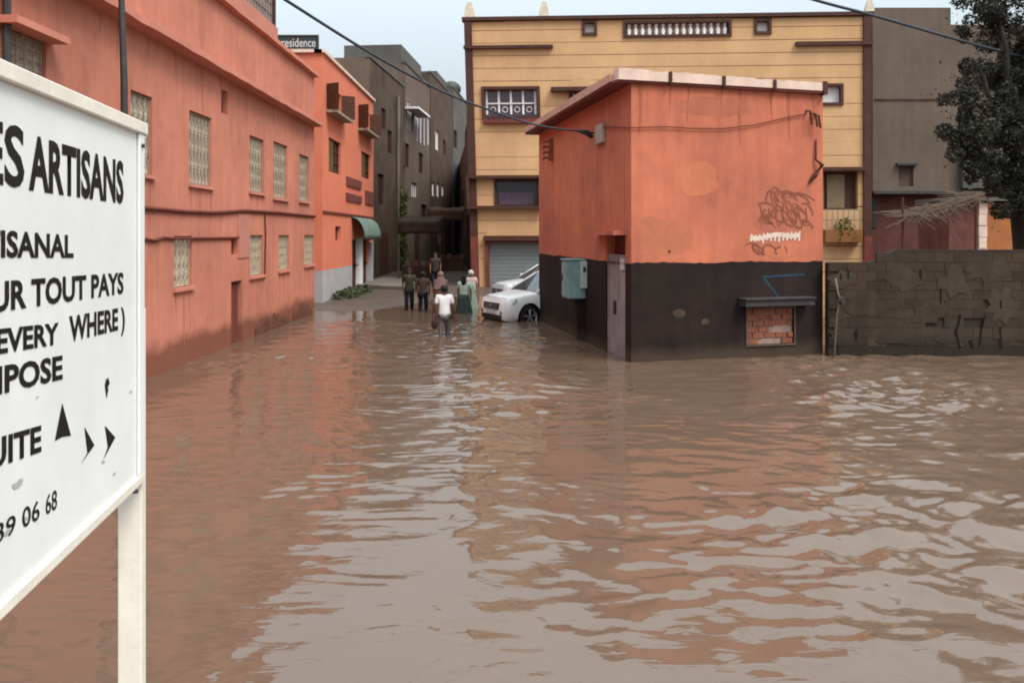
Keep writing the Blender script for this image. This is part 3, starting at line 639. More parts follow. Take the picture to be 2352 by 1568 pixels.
nic = KF.rect(1716, 708, 1823, 790)
mb = MB(); KL.wall(mb, 0, -.6, KL.L, KD, [(kdoor[0], -.6, kdoor[2], KD)], t=.3); KF.wall(mb, 0, -.6, KF.L, KD, [nic], t=.15); KR.wall(mb, 0, -.6, KR.L, KD); KB.wall(mb, 0, -.6, KB.L, KD)
B(mb, 'painted_base', M['dado'], kk)
# roof slab with an overhang on the left, pale coping pieces along the front
cor = [Vector((*p, 0)) for p in (A_, C_, D_, B_)]
def off(i, e): # push a corner out by e[side]
    return cor[i]
ol = KL.n * .38; of_ = KF.n * .1
P = [cor[0] + ol + of_, cor[1] + of_ + KR.n * .06, cor[2] + KR.n * .06 + KB.n * .2, cor[3] + ol + KB.n * .2]
mb = MB(); mb.hexa([(*p.xy, KT) for p in P] + [(*p.xy, KT + .05) for p in P]); B(mb, 'roof', M['redtrim'], kk)
edges = [KF.at(px, 180)[0] for px in (1446, 1534, 1656, 1772, 1886)]; edges[0] = -.36
pr = random.Random(3)
for k in range(4):
    a, b = edges[k] + .03, edges[k + 1] - .04; mb = MB(); hl = (.24, .21, .19, .18)[k]; hr = (.21, .19, .18, .17)[k]; n = 7; top = [(a + (b - a) * j / n, KT + .053 + hl + (hr - hl) * j / n + pr.uniform(-.018, .018)) for j in range(n + 1)]
    for (s, z), (s2, z2) in zip(top, top[1:]): mb.hexa([KF.p(s, KT + .053, .12), KF.p(s2, KT + .053, .12), KF.p(s2, KT + .053, -.16), KF.p(s, KT + .053, -.16), KF.p(s, z, .12), KF.p(s2, z2, .12), KF.p(s2, z2 + .02, -.16), KF.p(s, z + .02, -.16)])
    B(mb, 'coping_slab', M['coping'], kk)
    if k: 
        mb = MB(); KF.box(mb, edges[k] - .035, KT + .02, edges[k] + .025, KT + .053 + hl, .02, .16); B(mb, 'drain_spout', M['wood'], kk)
mb = MB(); KF.box(mb, edges[4] - .04, KT - .03, edges[4] + .05, KT + .26, -.1, .16); B(mb, 'drain_spout', M['wood'], kk)
n = 6; ns = KL.L / n
for k in range(n):
    mb = MB(); a, b = k * ns + (.01 if k else -.2), (k + 1) * ns - .01; KL.box(mb, a, KT + .053, b if k < n - 1 else b - .12, KT + .22 + pr.uniform(-.01, .012), .1, .42); B(mb, 'coping_slab', mat('dusty_pink_coping', (.52, .3, .23), .2, 2.5, .9, .3) if k == 0 else bpy.data.materials['dusty_pink_coping'], kk)
er = random.Random(8)                       # hand-cut edge of the black paint
for f_, skip in ((KF, None), (KL, kdoor)):
    mb = MB(); n = int(f_.L / .12); zs_ = [KD + .012 + er.uniform(-.006, .02) + .012 * math.sin(i * .35) for i in range(n + 1)]
    for i in range(n):
        a, b = f_.L * i / n, f_.L * (i + 1) / n
        if skip and b > skip[0] - .02 and a < skip[2] + .02: continue
        mb.quad(f_.p(a, KD - .03, .002), f_.p(b, KD - .03, .002), f_.p(b, zs_[i + 1], .002), f_.p(a, zs_[i], .002))
    B(mb, 'paint_edge', M['dado'], kk)
# metal door under a little canopy
mb = MB(); KL.box(mb, kdoor[0], -.6, kdoor[2], 2.22, -.12, -.06)
for s in (kdoor[0] + .02, (kdoor[0] + kdoor[2]) / 2, kdoor[2] - .06): KL.box(mb, s, -.55, s + .04, 2.2, -.06, -.03)
do = B(mb, 'door', M['door'], kk)
mb = MB(); KL.box(mb, kdoor[0] + .55, .9, kdoor[0] + .63, 1.2, -.06, .02); own(mb.build('handle', M['iron'], None), do)
mb = MB(); KL.box(mb, kdoor[2] - .4, 1.9, kdoor[2] - .15, 2.15, -.06, -.02); own(mb.build('warning_plate', M['palemetal'], None), do)
mb = MB(); KL.box(mb, kdoor[0], 2.223, kdoor[2], kdoor[3], -.29, -.22); B(mb, 'door_recess_dark', M['groove'], kk)  # dark panel: the shade of the recess above the door put into its colour
mb = MB(); KL.box(mb, kdoor[0] - .55, kdoor[3] + .0, kdoor[2] + .1, kdoor[3] + .1, .003, .3); B(mb, 'door_canopy', M['kiosk'], kk)
r = KL.rect(1371, 286, 1395, 330); mb = MB(); KL.box(mb, r[0] + .1, r[1], r[2] - .1, r[3], .003, .09); B(mb, 'junction_box', M['cream'], kk, bevel=.015)
for qq, nm, mm in (((1265, 318, 1279, 368), 'rusty_bracket', 'graffiti'),):
    r = KL.rect(*qq); mb = MB(); KL.box(mb, r[0] + .1, r[1], r[0] + .3, r[3], .003, .1)
    for j in range(4): zz = r[1] + (j + .5) * (r[3] - r[1]) / 4; mb.tube([KL.p(r[0] + .2, zz, .1), KL.p(r[0] + .2, zz, .28), KL.p(r[0] + .35, zz - .06, .3)], .03, 6)
    B(mb, nm, M[mm], kk)
mb = MB(); s, z = KF.at(1851, 268); 
for ds in (0, .14, .22): mb.tube([KF.p(s + ds, z + .12 - ds * .4, .01), KF.p(s + ds, z + .1 - ds * .4, .15), KF.p(s + ds + .04, z - .2 - ds * .3, .16)], .025, 6)
B(mb, 'insulator_bracket', M['wood'], kk)
mb = MB(); s, z = KF.at(1858, 398); mb.tube([KF.p(s + .16, z + .75, .03), KF.p(s + .14, z + .3, .05), KF.p(s + .26, z + .18, .12), KF.p(s + .1, z - .05, .08), KF.p(s - .03, z - .22, .04)], [.015, .025, .05, .06, .02], 6); B(mb, 'cable_end', M['wood'], kk)
P = [KF.at(*p) for p in ((1452, 294), (1530, 292), (1590, 296), (1660, 296), (1730, 288), (1800, 272), (1850, 262))]
mb = MB(); s, z = KL.at(1390, 292); mb.tube([KL.p(s, z, .05), KL.p(KL.L, P[0][1] + .0, .05)] + [KF.p(a, b, .04) for a, b in P], .012, 5); B(mb, 'wall_wire', M['groove'], kk)
# bricked-up hatch with hood
HB = .1; mb = MB(); KF.box(mb, nic[0] + .002, nic[1] + .002, nic[2] - .002, nic[3] - .002, -.14, -.06); B(mb, 'hatch_backing', M['pinkmortar'], kk)
nr, ncol = 6, 4; bh, bw_ = (nic[3] - nic[1]) / nr, (nic[2] - nic[0]) / ncol; br = random.Random(2)
for i in range(nr):
    for j in range(-1, ncol):
        a = nic[0] + (j + (.5 if i % 2 else 0)) * bw_ + .012; b = a + bw_ - .03; a, b = max(a, nic[0] + .012), min(b, nic[2] - .012)
        if b - a < .06: continue
        if br.random() < .12: continue
        mb = MB(); KF.box(mb, a, nic[1] + i * bh + .014, b, nic[1] + (i + 1) * bh - .014, -.06, -.03 + br.uniform(-.015, .02)); B(mb, 'brick', M['brick'], kk)
mb = MB(); frame(KF, mb, nic, .035, .003, .025); B(mb, 'hatch_frame', mat('dull_frame', (.1, .065, .055), .3, 4), kk)
r = KF.rect(1697, 682, 1853, 700); mb = MB(); KF.box(mb, r[0], r[1], r[2], r[3] - .03, .003, .28); KF.box(mb, r[0] - .02, r[3] - .03, r[2] + .02, r[3], .003, .32); B(mb, 'hatch_hood', mat('hood_concrete', (.05, .045, .045), .3, 3, .9, .3), kk)
pj = random.Random(17)
def patch(px, py, rx, ry, m, d, nm='paint_patch', fr=None, par=None, n=22):
    f_ = fr or KF; pts = []
    for k in range(n):
        t = 6.283 * k / n; q_ = pj.uniform(.8, 1.08); c_, s_ = math.cos(t), math.sin(t)
        pts.append(f_.p(*f_.at(px + rx * q_ * math.copysign(abs(c_) ** .6, c_), py + ry * q_ * math.copysign(abs(s_) ** .6, s_)), d))
    mb = MB(); mb.quad(*pts); B(mb, nm, m, par or kk)
M['repaint'] = mat('pinkish_repaint', (.41, .132, .08), .2, .8, .9, .3, 22, .4); M['faded'] = mat('faded_orange_paint', (.475, .155, .082), .2, .9, .9, .3, 22, .4)
patch(1800, 485, 72, 66, M['repaint'], .0012); patch(1530, 540, 62, 45, M['faded'], .0012); patch(1640, 245, 90, 22, M['repaint'], .0012); patch(1600, 410, 55, 40, M['faded'], .0014); patch(1795, 572, 60, 18, M['faded'], .0016)
patch(1537, 578, 4, 4, M['groove'], .0018, 'hole', n=8); patch(1560, 720, 14, 10, mat('mud_splash', (.07, .045, .03), .3, 3), .0012, 'mud_splash', n=12); patch(1620, 738, 9, 7, bpy.data.materials['mud_splash'], .0012, 'mud_splash', n=12)
for px in (1470, 1538, 1580, 1657, 1700, 1772, 1812, 1868): s_, z_ = KF.at(px, 206); drip(KF, s_, KT - .01, dj.uniform(.35, 1.3), dj.uniform(.025, .06), M['drip2'], kk, .0019)
# sprayed scribbles on the front wall (flat paint, illegible)
gr = random.Random(12); mb = MB()
def scrib(x0, y0, x1, y1, n, wd, mb, dd):
    for k in range(n):
        cx, cy = gr.uniform(x0, x1), gr.uniform(y0, y1); a0 = gr.uniform(0, 6.28); rx, ry = gr.uniform(8, 22), gr.uniform(6, 18); pts = []
        for t in lsp(0, gr.uniform(1.5, 5), 9): pts.append(KF.at(cx + rx * math.cos(a0 + t) + t * 3, cy + ry * math.sin(a0 + t * 1.3)))
        ribbon(KF, mb, pts, wd * gr.uniform(.6, 1.3), dd + k * .00012)
scrib(1738, 440, 1850, 515, 32, .042, mb, .002); 
for px in (1745, 1775, 1805, 1830): ribbon(KF, mb, [KF.at(px, 470), KF.at(px + 8, 505), KF.at(px + 24, 512), KF.at(px + 20, 478)], .04, .0062)
B(mb, 'graffiti', M['graffiti'], kk)
for q_ in (1728, 1762, 1790): mb = MB(); scrib(q_ - 6, 570, q_ + 8, 578, 2, .035, mb, .0064); B(mb, 'graffiti', M['graffiti'], kk)['kind'] = 'stuff'
mb = MB(); pts = [KF.at(1722 + 115 * t, 546 - 8 * t + 3 * math.sin(9 * t)) for t in lsp(0, 1, 16)]; ribbon(KF, mb, pts, .1, .0074)
for t in lsp(.02, .98, 13): s, z = KF.at(1722 + 115 * t, 546 - 8 * t); ribbon(KF, mb, [(s, z - gr.uniform(.07, .15)), (s + .02, z + gr.uniform(.04, .1))], .045, .0078)
B(mb, 'graffiti_white', M['graffiti_w'], kk)
mb = MB(); ribbon(KF, mb, [KF.at(*p) for p in ((1848, 630), (1752, 636), (1790, 684), (1846, 682))], .045, .003); B(mb, 'graffiti_blue', M['graffiti_b'], kk)

# teal electrical cabinet in front of the kiosk's side
ec = thing('electrical_cabinet', 'faded teal metal cabinet with a pale strip on a dark stand by the kiosk door', 'cabinet', (1.6, 19.5, 0))
sa_ = KL.at(1346, 645)[0]; s0, s1, z0, z1, dd = sa_ - .55, sa_, 1.07, 2.02, .47
mb = MB(); KL.box(mb, s0, z0, s1, z1, .004, dd); B(mb, 'case', M['teal'], ec, bevel=.02)
mb = MB(); KL.box(mb, s0 + .04, z0 + .05, s1 - .04, z1 - .05, dd + .002, dd + .02); do = B(mb, 'door', M['teal'], ec)
mb = MB(); KL.box(mb, s0 + .1, 1.5, s0 + .14, 1.66, dd + .02, dd + .05); own(mb.build('handle', M['iron'], None), do)
mb = MB(); KL.box(mb, s0 - .03, z1 + .001, s1 + .03, z1 + .04, .004, dd + .04); B(mb, 'lid', M['teal'], ec)
mb = MB(); KL.box(mb, s1 + .003, 1.34, s1 + .12, 2.0, .004, .15); B(mb, 'meter_strip', M['palemetal'], ec, bevel=.01)
mb = MB(); KL.box(mb, s1 + .121, 1.74, s1 + .13, 1.86, .04, .11); B(mb, 'meter_window', M['iron'], ec)
mb = MB(); KL.box(mb, s0 + .2, -.6, s1 - .1, z0, .004, .2); B(mb, 'stand', M['dado'], ec)

# ------------------------------------------------------------------ concrete block wall
WF = Fr((6.99, 17.32), (15.5, 17.1)); bwl = thing('block_wall', 'worn grey brown concrete block wall with chipped joints right of the kiosk', 'wall', (9, 17.3, 0))
def wtop(s):
    a, b = WF.at(2008, 600)[0], WF.at(2052, 575)[0]; return 2.07 + .29 * min(1, max(0, (s - a) / (b - a)))
BLW, BLH = .42, .205; wr_ = random.Random(21)
mb = MB(); n = 40
for k in range(n):
    a, b = WF.L * k / n, WF.L * (k + 1) / n; mb.hexa([WF.p(a, -.6, -.012), WF.p(b, -.6, -.012), WF.p(b, -.6, -.2), WF.p(a, -.6, -.2), WF.p(a, wtop(a) - .03, -.012), WF.p(b, wtop(b) - .03, -.012), WF.p(b, wtop(b) - .03, -.2), WF.p(a, wtop(a) - .03, -.2)])
B(mb, 'wall', M['mortar'], bwl)
bmats = [M['block'], mat('concrete_block_warm', (.056, .037, .026), .25, 2.2, .95, .5, 26, .4), mat('concrete_block_dark', (.042, .030, .022), .3, 2.2, .95, .5, 26, .4)]
base = []
for m_ in bmats:
    for v_ in range(2):
        mb = MB(); jj = lambda: wr_.uniform(-.003, .003); hx, hz = BLW / 2 - .004, BLH / 2 - .0035
        mb.hexa([(-hx + jj(), -.016, -hz + jj()), (hx + jj(), -.02, -hz + jj()), (hx, .05, -hz), (-hx, .05, -hz), (-hx + jj(), -.02, hz + jj()), (hx + jj(), -.02, hz + jj()), (hx, .05, hz), (-hx, .05, hz)])
        base.append(mb.build('concrete_block', m_, None))
cnt = 0; used = set(); ang = math.atan2(WF.u.y, WF.u.x)
for row in range(13):
    z = -.2 + row * BLH; s = -.21 * (row % 2)
    while s < WF.L - .2:
        c = s + BLW / 2
        if s >= -.01 and z + BLH <= wtop(c) + .1 and s < 7.6 and cnt < 290 and wr_.random() > .015:
            p = WF.p(c, z + BLH / 2, wr_.uniform(-.004, .003)); i = wr_.randrange(6) if wr_.random() < .5 else wr_.randrange(2)
            if c > 3.6 and row > 6 and wr_.random() < .6: i = 2 + wr_.randrange(2)
            o = base[i] if i not in used else base[i].copy()
            if i in used: COL.objects.link(o)
            used.add(i); o.location = p; o.rotation_euler = (wr_.uniform(-.012, .012), 0, ang + wr_.uniform(-.012, .012)); own(o, bwl); cnt += 1
        s += BLW
for i, o in enumerate(base):
    if i not in used: bpy.data.objects.remove(o)
M['smear'] = mat('mortar_smear', (.052, .037, .027), .35, 1.6, .95, .5, 20, .5, stain=((.026, .019, .014), .3, .5))
for px, py, rx, ry in ((1935, 640, 40, 22), (1990, 700, 55, 30), (2075, 640, 45, 35), (2130, 720, 50, 28), (2190, 650, 40, 40), (2270, 620, 60, 30), (2300, 700, 45, 45), (2050, 770, 60, 22), (1930, 770, 30, 26), (2180, 780, 40, 14), (2320, 770, 40, 20)):
    pts = []
    for k in range(18):
        t = 6.283 * k / 18; q_ = wr_.uniform(.55, 1.1); pts.append(WF.at(px + rx * q_ * math.cos(t), py + ry * q_ * math.sin(t)))
    if any(z_ > wtop(s_) - .05 for s_, z_ in pts): pts = [(s_, min(z_, wtop(s_) - .05)) for s_, z_ in pts]
    mb = MB(); n_ = len(pts); mb.loft([[WF.p(s_, z_, .012) for s_, z_ in pts], [WF.p(s_, z_, .0275) for s_, z_ in pts]], cap=True); B(mb, 'mortar_smear', M['smear'], bwl)
def crack(pts, wd, nm):
    mb = MB(); P = [WF.at(*p) for p in pts]
    for (a, b), (c, e) in zip(P, P[1:]):
        t = Vector((c - a, e - b)); t.normalize(); qq = Vector((-t.y, t.x)) * wd / 2
        mb.hexa([WF.p(a - qq.x, b - qq.y, .031), WF.p(c - qq.x, e - qq.y, .031), WF.p(c - qq.x, e - qq.y, .012), WF.p(a - qq.x, b - qq.y, .012), WF.p(a + qq.x, b + qq.y, .031), WF.p(c + qq.x, e + qq.y, .031), WF.p(c + qq.x, e + qq.y, .012), WF.p(a + qq.x, b + qq.y, .012)])
    return mb
mb = MB()
for pts, wd in ((((2204, 722), (2200, 745), (2194, 760), (2198, 780), (2204, 800)), .05), (((2262, 722), (2258, 738), (2252, 760), (2248, 795)), .035), (((2228, 780), (2232, 798)), .06), (((2113, 618), (2114, 640)), .04), (((2160, 660), (2160, 695)), .03), (((2296, 690), (2298, 708)), .04), (((1965, 760), (1966, 780)), .04), (((2296, 750), (2297, 800)), .04), (((1947, 620), (1947, 640)), .04), (((1930, 628), (1930, 642)), .035)):
    m2 = crack(pts, wd, 0); k = len(mb.v); mb.v += m2.v; mb.f += [tuple(i + k for i in f_) for f_ in m2.f]
B(mb, 'tar_crack', mat('black_filler', (.008, .007, .006), .2, 5), bwl)
# downpipe at the joint between kiosk and wall
dp = thing('standpipe', 'pale bent standpipe in the corner between kiosk and block wall', 'pipe', (7.1, 17.2, 0))
P = [((1895, 672)), ((1899, 690)), ((1897, 715))]; mb = MB()
X0 = 7.08; zf = lambda py: H + (HY - py) / F * 17.1
mb.tube([(X0, 17.22, -.3), (X0 + .01, 17.2, zf(790)), (X0 + .02, 17.12, zf(720)), (X0 + .07, 17.08, zf(690)), (X0 + .02, 17.1, zf(668)), (X0 + .02, 17.2, zf(640))], .022, 8); B(mb, 'pipe', M['concrete'], dp, smooth=True)
mb = MB(); mb.tube([(X0 + .08, 17.1, zf(690)), (X0 + .13, 17.05, zf(690))], .09, 10); B(mb, 'valve', M['iron'], dp)

# ------------------------------------------------------------------ poles and cables
up = tag(MB().tube([((279 - CX) / F * 12, 12, 8.5), ((279 - CX) / F * 12, 12, 6.25), ((285 - CX) / F * 12, 12, 5.0), ((288 - CX) / F * 12, 12, -.5)], [.042, .045, .052, .06], 10).build('utility_pole', M['iron'], None, smooth=True), 'thin dark utility pole against the terracotta wall above the white sign', 'pole')
def cable(pts, r, label, m='cable'):
    P = [Vector(((x - CX) / F * Y, Y, H + (HY - y) / F * Y)) for x, y, Y in pts]; out = []
    for i in range(len(P) - 1):
        p0, p1, p2, p3 = P[max(i - 1, 0)], P[i], P[i + 1], P[min(i + 2, len(P) - 1)]
        for t in lsp(0, 1, 8, endpoint=False):
            out.append(.5 * ((2 * p1) + (p2 - p0) * t + (2 * p0 - 5 * p1 + 4 * p2 - p3) * t * t + (3 * p1 - p0 - 3 * p2 + p3) * t ** 3))
    out.append(P[-1]); o = MB().tube(out, r, 7).build('overhead_cable', M[m], None, smooth=True); return tag(o, label, 'cable')
ka = KL.p(*KL.at(1368, 308), .1); Yk = ka[1]
cable([(400, -165, 8.2), (655, 0, 9.6), (850, 122, 11.2), (1000, 203, 13.2), (1110, 248, 15.0), (1235, 288, 16.7), (1368, 306, Yk)], .021, 'thick black cable sagging from the upper left down to the kiosk junction box')
cable([(1560, -95, 15), (1870, 0, 17), (2005, 36, 18), (2215, 96, 19.5), (2420, 150, 21)], .034, 'black cable crossing in front of the grey building into the tree')
mb = MB(); mb.tube([Vector(ka) + Vector((-.35, -.1, .07)), Vector(ka) + Vector((-.1, -.02, .02)), Vector(ka) + Vector((.02, .02, -.08))], [.03, .075, .05], 8); B(mb, 'cable_clamp', M['iron'], kk, smooth=True)

# ------------------------------------------------------------------ direction sign in the foreground
SX, SY = (325 - CX) / F * 2.9, 2.9; su = Vector((.1435, -.9896, 0))
SG = Fr((SX + su.x * 1.5, SY + su.y * 1.5), (SX, SY))         # s runs from the near (left) end to the far (right) edge
L_ = 1.5; ZT, ZB = 3.02, 1.775
sg = thing('direction_sign', 'large white direction sign with black lettering and arrows on a square post', 'sign', (SX, SY, 0))
mb = MB(); SG.box(mb, 0, ZB, L_, ZT, -.02, 0); B(mb, 'panel', M['signwhite'], sg)
mb = MB(); SG.box(mb, 0, ZT + .001, L_ + .02, ZT + .045, -.03, .018); B(mb, 'top_rail', M['signframe'], sg, bevel=.004)
mb = MB(); SG.box(mb, 0, ZB - .035, L_ + .001, ZB - .001, -.021, .012); B(mb, 'bottom_rail', M['signframe'], sg, bevel=.004)
mb = MB(); SG.box(mb, L_ - .055, ZB, L_ + .0, ZT, .001, .012); B(mb, 'side_rail', M['signwhite'], sg, bevel=.004)
mb = MB(); SG.box(mb, L_ + .003, -.5, L_ + .055, H - 170 * 2.9 / F, -.085, .0); B(mb, 'post', M['signframe'], sg, bevel=.006)
mb = MB(); SG.box(mb, .05, -.5, .13, 2.6, -.078, -.022); B(mb, 'post', M['signframe'], sg, bevel=.006)
for px, py in ((318, 335), (303, 1128)):
    s, z = SG.at(px, py); mb = MB(); c = Vector(SG.p(s, z, .014)); mb.tube([c - SG.n * .01, c + SG.n * .006], .008, 8); B(mb, 'bolt', M['iron'], sg)
def line(txt, xr, yb_r, xl, yb_l, yt_r, bold):
    sr, zr = SG.at(xr, yb_r); sl, zl = SG.at(xl, yb_l); cap = SG.at(xr, yt_r)[1] - zr
    text_part(txt, SG, sl, sr, zl, cap, .0015, M['letter'], sg, bold=bold, rise=zr - zl)
line('ES', 55, 428, -46, 414, 294, .022); line('ARTISANS', 283, 464, 65, 431, 371, .034)
line('ARTISANAL', 168, 590, -140, 588, 540, .032)
line('POUR TOUT PAYS', 283, 672, -118, 730, 625, .032)
line('( EVERY', 134, 788, -48, 818, 740, .032); line('WHERE )', 286, 752, 158, 783, 704, .032)
line('MPOSE', 143, 868, -48, 914, 815, .032)
line('UITE', 94, 1034, -30, 1078, 976, .032)
line('39', 35, 1220, -12, 1250, 1178, .01); line('06', 90, 1190, 50, 1213, 1146, .01); line('68', 130, 1166, 104, 1182, 1122, .01)
def tri(nm, pts):
    mb = MB(); mb.quad(*[SG.p(*SG.at(*p), .0015) for p in pts]); B(mb, nm, M['letter'], sg)
tri('arrow', [(125, 1012), (142, 925), (162, 1000), (142, 1003)]); tri('arrow', [(184, 1066), (200, 1040), (193, 980), (216, 1022)]); tri('arrow', [(236, 1056), (247, 1026), (240, 977), (264, 1004)])
mb = MB()
for pts in (((243, 868), (240, 884), (244, 915), (248, 895)), ((247, 866), (251, 880), (247, 888), (244, 872))): mb.quad(*[SG.p(*SG.at(*p), .0015 + .0004 * (pts[0][0] > 244)) for p in pts])
B(mb, 'paint_mark', M['letter'], sg)
mb = MB(); sr_ = random.Random(5)
for px, py, a in ((40, 1110, 14), (60, 1190, 10), (236, 1060, 6), (85, 912, 4), (18, 1220, 12), (262, 1088, 6), (300, 900, 5)):
    pts = []
    for k in range(9):
        t = 6.28 * k / 9; rr = a * sr_.uniform(.4, 1.1); pts.append(SG.p(*SG.at(px + rr * math.cos(t), py + .8 * rr * math.sin(t) - .5 * rr * math.cos(t)), .0012))
    mb = MB(); mb.quad(*pts); B(mb, 'scuff', M['scuff'], sg)

# ------------------------------------------------------------------ cars
def make_car(name, label, loc, rz, paint):
    root = thing(name, label, 'car', loc, rz)
    def P(mb, nm, m, par=root, **k): return mb.build(nm, m, par, **k)
    secs = [(.02, .60, .30, .66), (0, .70, .26, .74), (-.06, .80, .24, .86), (-.22, .875, .22, .93), (-.6, .90, .21, .98), (-1.0, .905, .21, 1.03), (-1.3, .91, .21, 1.06), (-2.2, .915, .21, 1.06), (-3.2, .915, .22, 1.08), (-3.9, .89, .26, 1.09), (-4.25, .82, .34, 1.05), (-4.36, .72, .42, .98)]
    rings = []
    for x, w_, zb, zt in secs:
        h = zt - zb
        half = [(w_ * .86, zb), (w_ * .97, zb + .14 * h), (w_, zb + .45 * h), (w_ * .985, zb + .66 * h), (w_ * .94, zb + .88 * h), (w_ * .84, zb + .975 * h), (w_ * .5, zt + .012), (w_ * .2, zt + .02)]
        rings.append([(x, y, z) for y, z in half] + [(x, -y, z) for y, z in reversed(half)])
    mb = MB().loft(rings, cap=True); body = P(mb, 'body', paint, smooth=True)
    cut = MB()
    for wx in (-.86, -3.5): cut.tube([(wx, -1.2, .33), (wx, 1.2, .33)], .415, 28)
    c = cut.build('cut', paint, root); bo = body.modifiers.new('b', 'BOOLEAN'); bo.operation = 'DIFFERENCE'; bo.object = c; bo.solver = 'EXACT'
    bpy.context.view_layer.update(); me = bpy.data.meshes.new_from_object(body.evaluated_get(bpy.context.evaluated_depsgraph_get())); body.modifiers.clear(); body.data = me; me.name = 'body'; bpy.data.objects.remove(c)
    es = body.modifiers.new('e', 'EDGE_SPLIT'); es.split_angle = R(38)
    # greenhouse
    A = {}
    for sg_ in (1, -1):
        A[sg_] = dict(ab=(-1.16, .80 * sg_, 1.045), at=(-1.98, .62 * sg_, 1.52), bb=(-2.5, .845 * sg_, 1.06), bt=(-2.55, .635 * sg_, 1.59), cb=(-3.45, .83 * sg_, 1.09), ct=(-3.35, .61 * sg_, 1.565), db=(-4.2, .72 * sg_, 1.07), dt=(-3.95, .57 * sg_, 1.48))
    l_, r_ = A[1], A[-1]; V = lambda p, dx=0, dz=0: (p[0] + dx, p[1], p[2] + dz)
    def pane(nm, pts, m=M['carglass']):
        mb = MB().quad(*pts); o = P(mb, nm, m); s_ = o.modifiers.new('s', 'SOLIDIFY'); s_.thickness = .02; s_.offset = 0; return o
    pane('windscreen', [l_['ab'], (-1.08, .3, 1.06), (-1.08, -.3, 1.06), r_['ab'], r_['at'], (-1.9, -.3, 1.555), (-1.9, .3, 1.555), l_['at']])
    pane('rear_window', [l_['db'], r_['db'], r_['dt'], l_['dt']])
    for q_ in (l_, r_):
        pane('side_window', [q_['ab'], q_['bb'], q_['bt'], q_['at']]); pane('side_window', [q_['bb'], q_['cb'], q_['ct'], q_['bt']]); pane('side_window', [q_['cb'], q_['db'], q_['dt'], q_['ct']])
        mb = MB()
        for a, b in (('ab', 'at'), ('cb', 'ct'), ('db', 'dt')): mb.tube([V(q_[a], 0, -.03), q_[b]], [.06, .045], 6)
        mb.tube([q_['at'], q_['bt'], q_['ct'], q_['dt']], .04, 6); P(mb, 'pillar', paint, smooth=True)
        mb = MB().tube([V(q_['bb'], 0, -.02), q_['bt']], .04, 6); P(mb, 'door_pillar', M['carblack'])
        mb = MB(); y = q_['ab'][1] * 1.2; mb.ellipsoid((-1.42, y, 1.13), (.09, .12, .085)); P(mb, 'wing_mirror', paint, smooth=True)
        sg_ = 1 if y > 0 else -1
        mb = MB(); mb.hexa([(-.03, .50 * sg_, .70), (-.27, .885 * sg_, .74), (-.3, .86 * sg_, .74), (-.1, .46 * sg_, .70), (-.05, .52 * sg_, .79), (-.42, .897 * sg_, .87), (-.4, .86 * sg_, .87), (-.12, .48 * sg_, .79)]); P(mb, 'headlight', M['lamp'])
        mb = MB(); mb.box((-3.0, (.905 if sg_ > 0 else -.925), .84), (-2.8, (.925 if sg_ > 0 else -.905), .87)); P(mb, 'door_handle', paint)
        for xs_ in (-1.45, -2.5, -3.4):
            mb = MB(); mb.box((xs_ - .008, (.9 if sg_ > 0 else -.919), .42), (xs_ + .008, (.919 if sg_ > 0 else -.9), .98)); P(mb, 'door_seam', M['carblack'])
    rings = []
    for x, w_, z in ((-1.96, .60, 1.525), (-2.15, .63, 1.565), (-2.55, .645, 1.60), (-3.0, .635, 1.60), (-3.35, .62, 1.575), (-3.95, .57, 1.49)):
        rings.append([(x, w_ * t, z + .035 * (1 - t * t)) for t in lsp(-1, 1, 9)])
    o = P(MB().loft(rings, closed=False), 'roof', paint, smooth=True); s_ = o.modifiers.new('s', 'SOLIDIFY'); s_.thickness = .05
    mb = MB(); mb.hexa([(.0, -.48, .56), (.0, .48, .56), (.05, .46, .56), (.05, -.46, .56), (-.04, -.52, .74), (-.04, .52, .74), (.035, .5, .74), (.035, -.5, .74)]); g_ = P(mb, 'grille', M['carblack'])
    mb = MB()
    for k in range(3): mb.box((.02, -.44, .59 + k * .05), (.056, .44, .603 + k * .05))
    mb.build('grille_bar', M['rim'], g_)
    mb = MB(); mb.hexa([(-.05, -.68, .27), (-.05, .68, .27), (.045, .6, .27), (.045, -.6, .27), (-.05, -.72, .40), (-.05, .72, .40), (.035, .62, .40), (.035, -.62, .40)]); P(mb, 'lower_grille', M['carblack'])
    for sy in (1, -1):
        mb = MB(); mb.tube([(-.02, .60 * sy, .47), (.03, .58 * sy, .47)], .055, 10); P(mb, 'fog_lamp', M['carblack'])
    mb = MB(); mb.tube([(-.10, -.74, .895), (-.045, -.4, .90), (-.03, 0, .905), (-.045, .4, .90), (-.10, .74, .895)], .007, 5); P(mb, 'bonnet_seam', M['carblack'])
    mb = MB(); mb.tube([(.045, 0, .66), (.06, 0, .66)], .05, 12); P(mb, 'badge', M['rim'])
    mb = MB(); mb.box((.05, -.26, .43), (.062, .26, .53)); P(mb, 'number_plate', M['palemetal'])
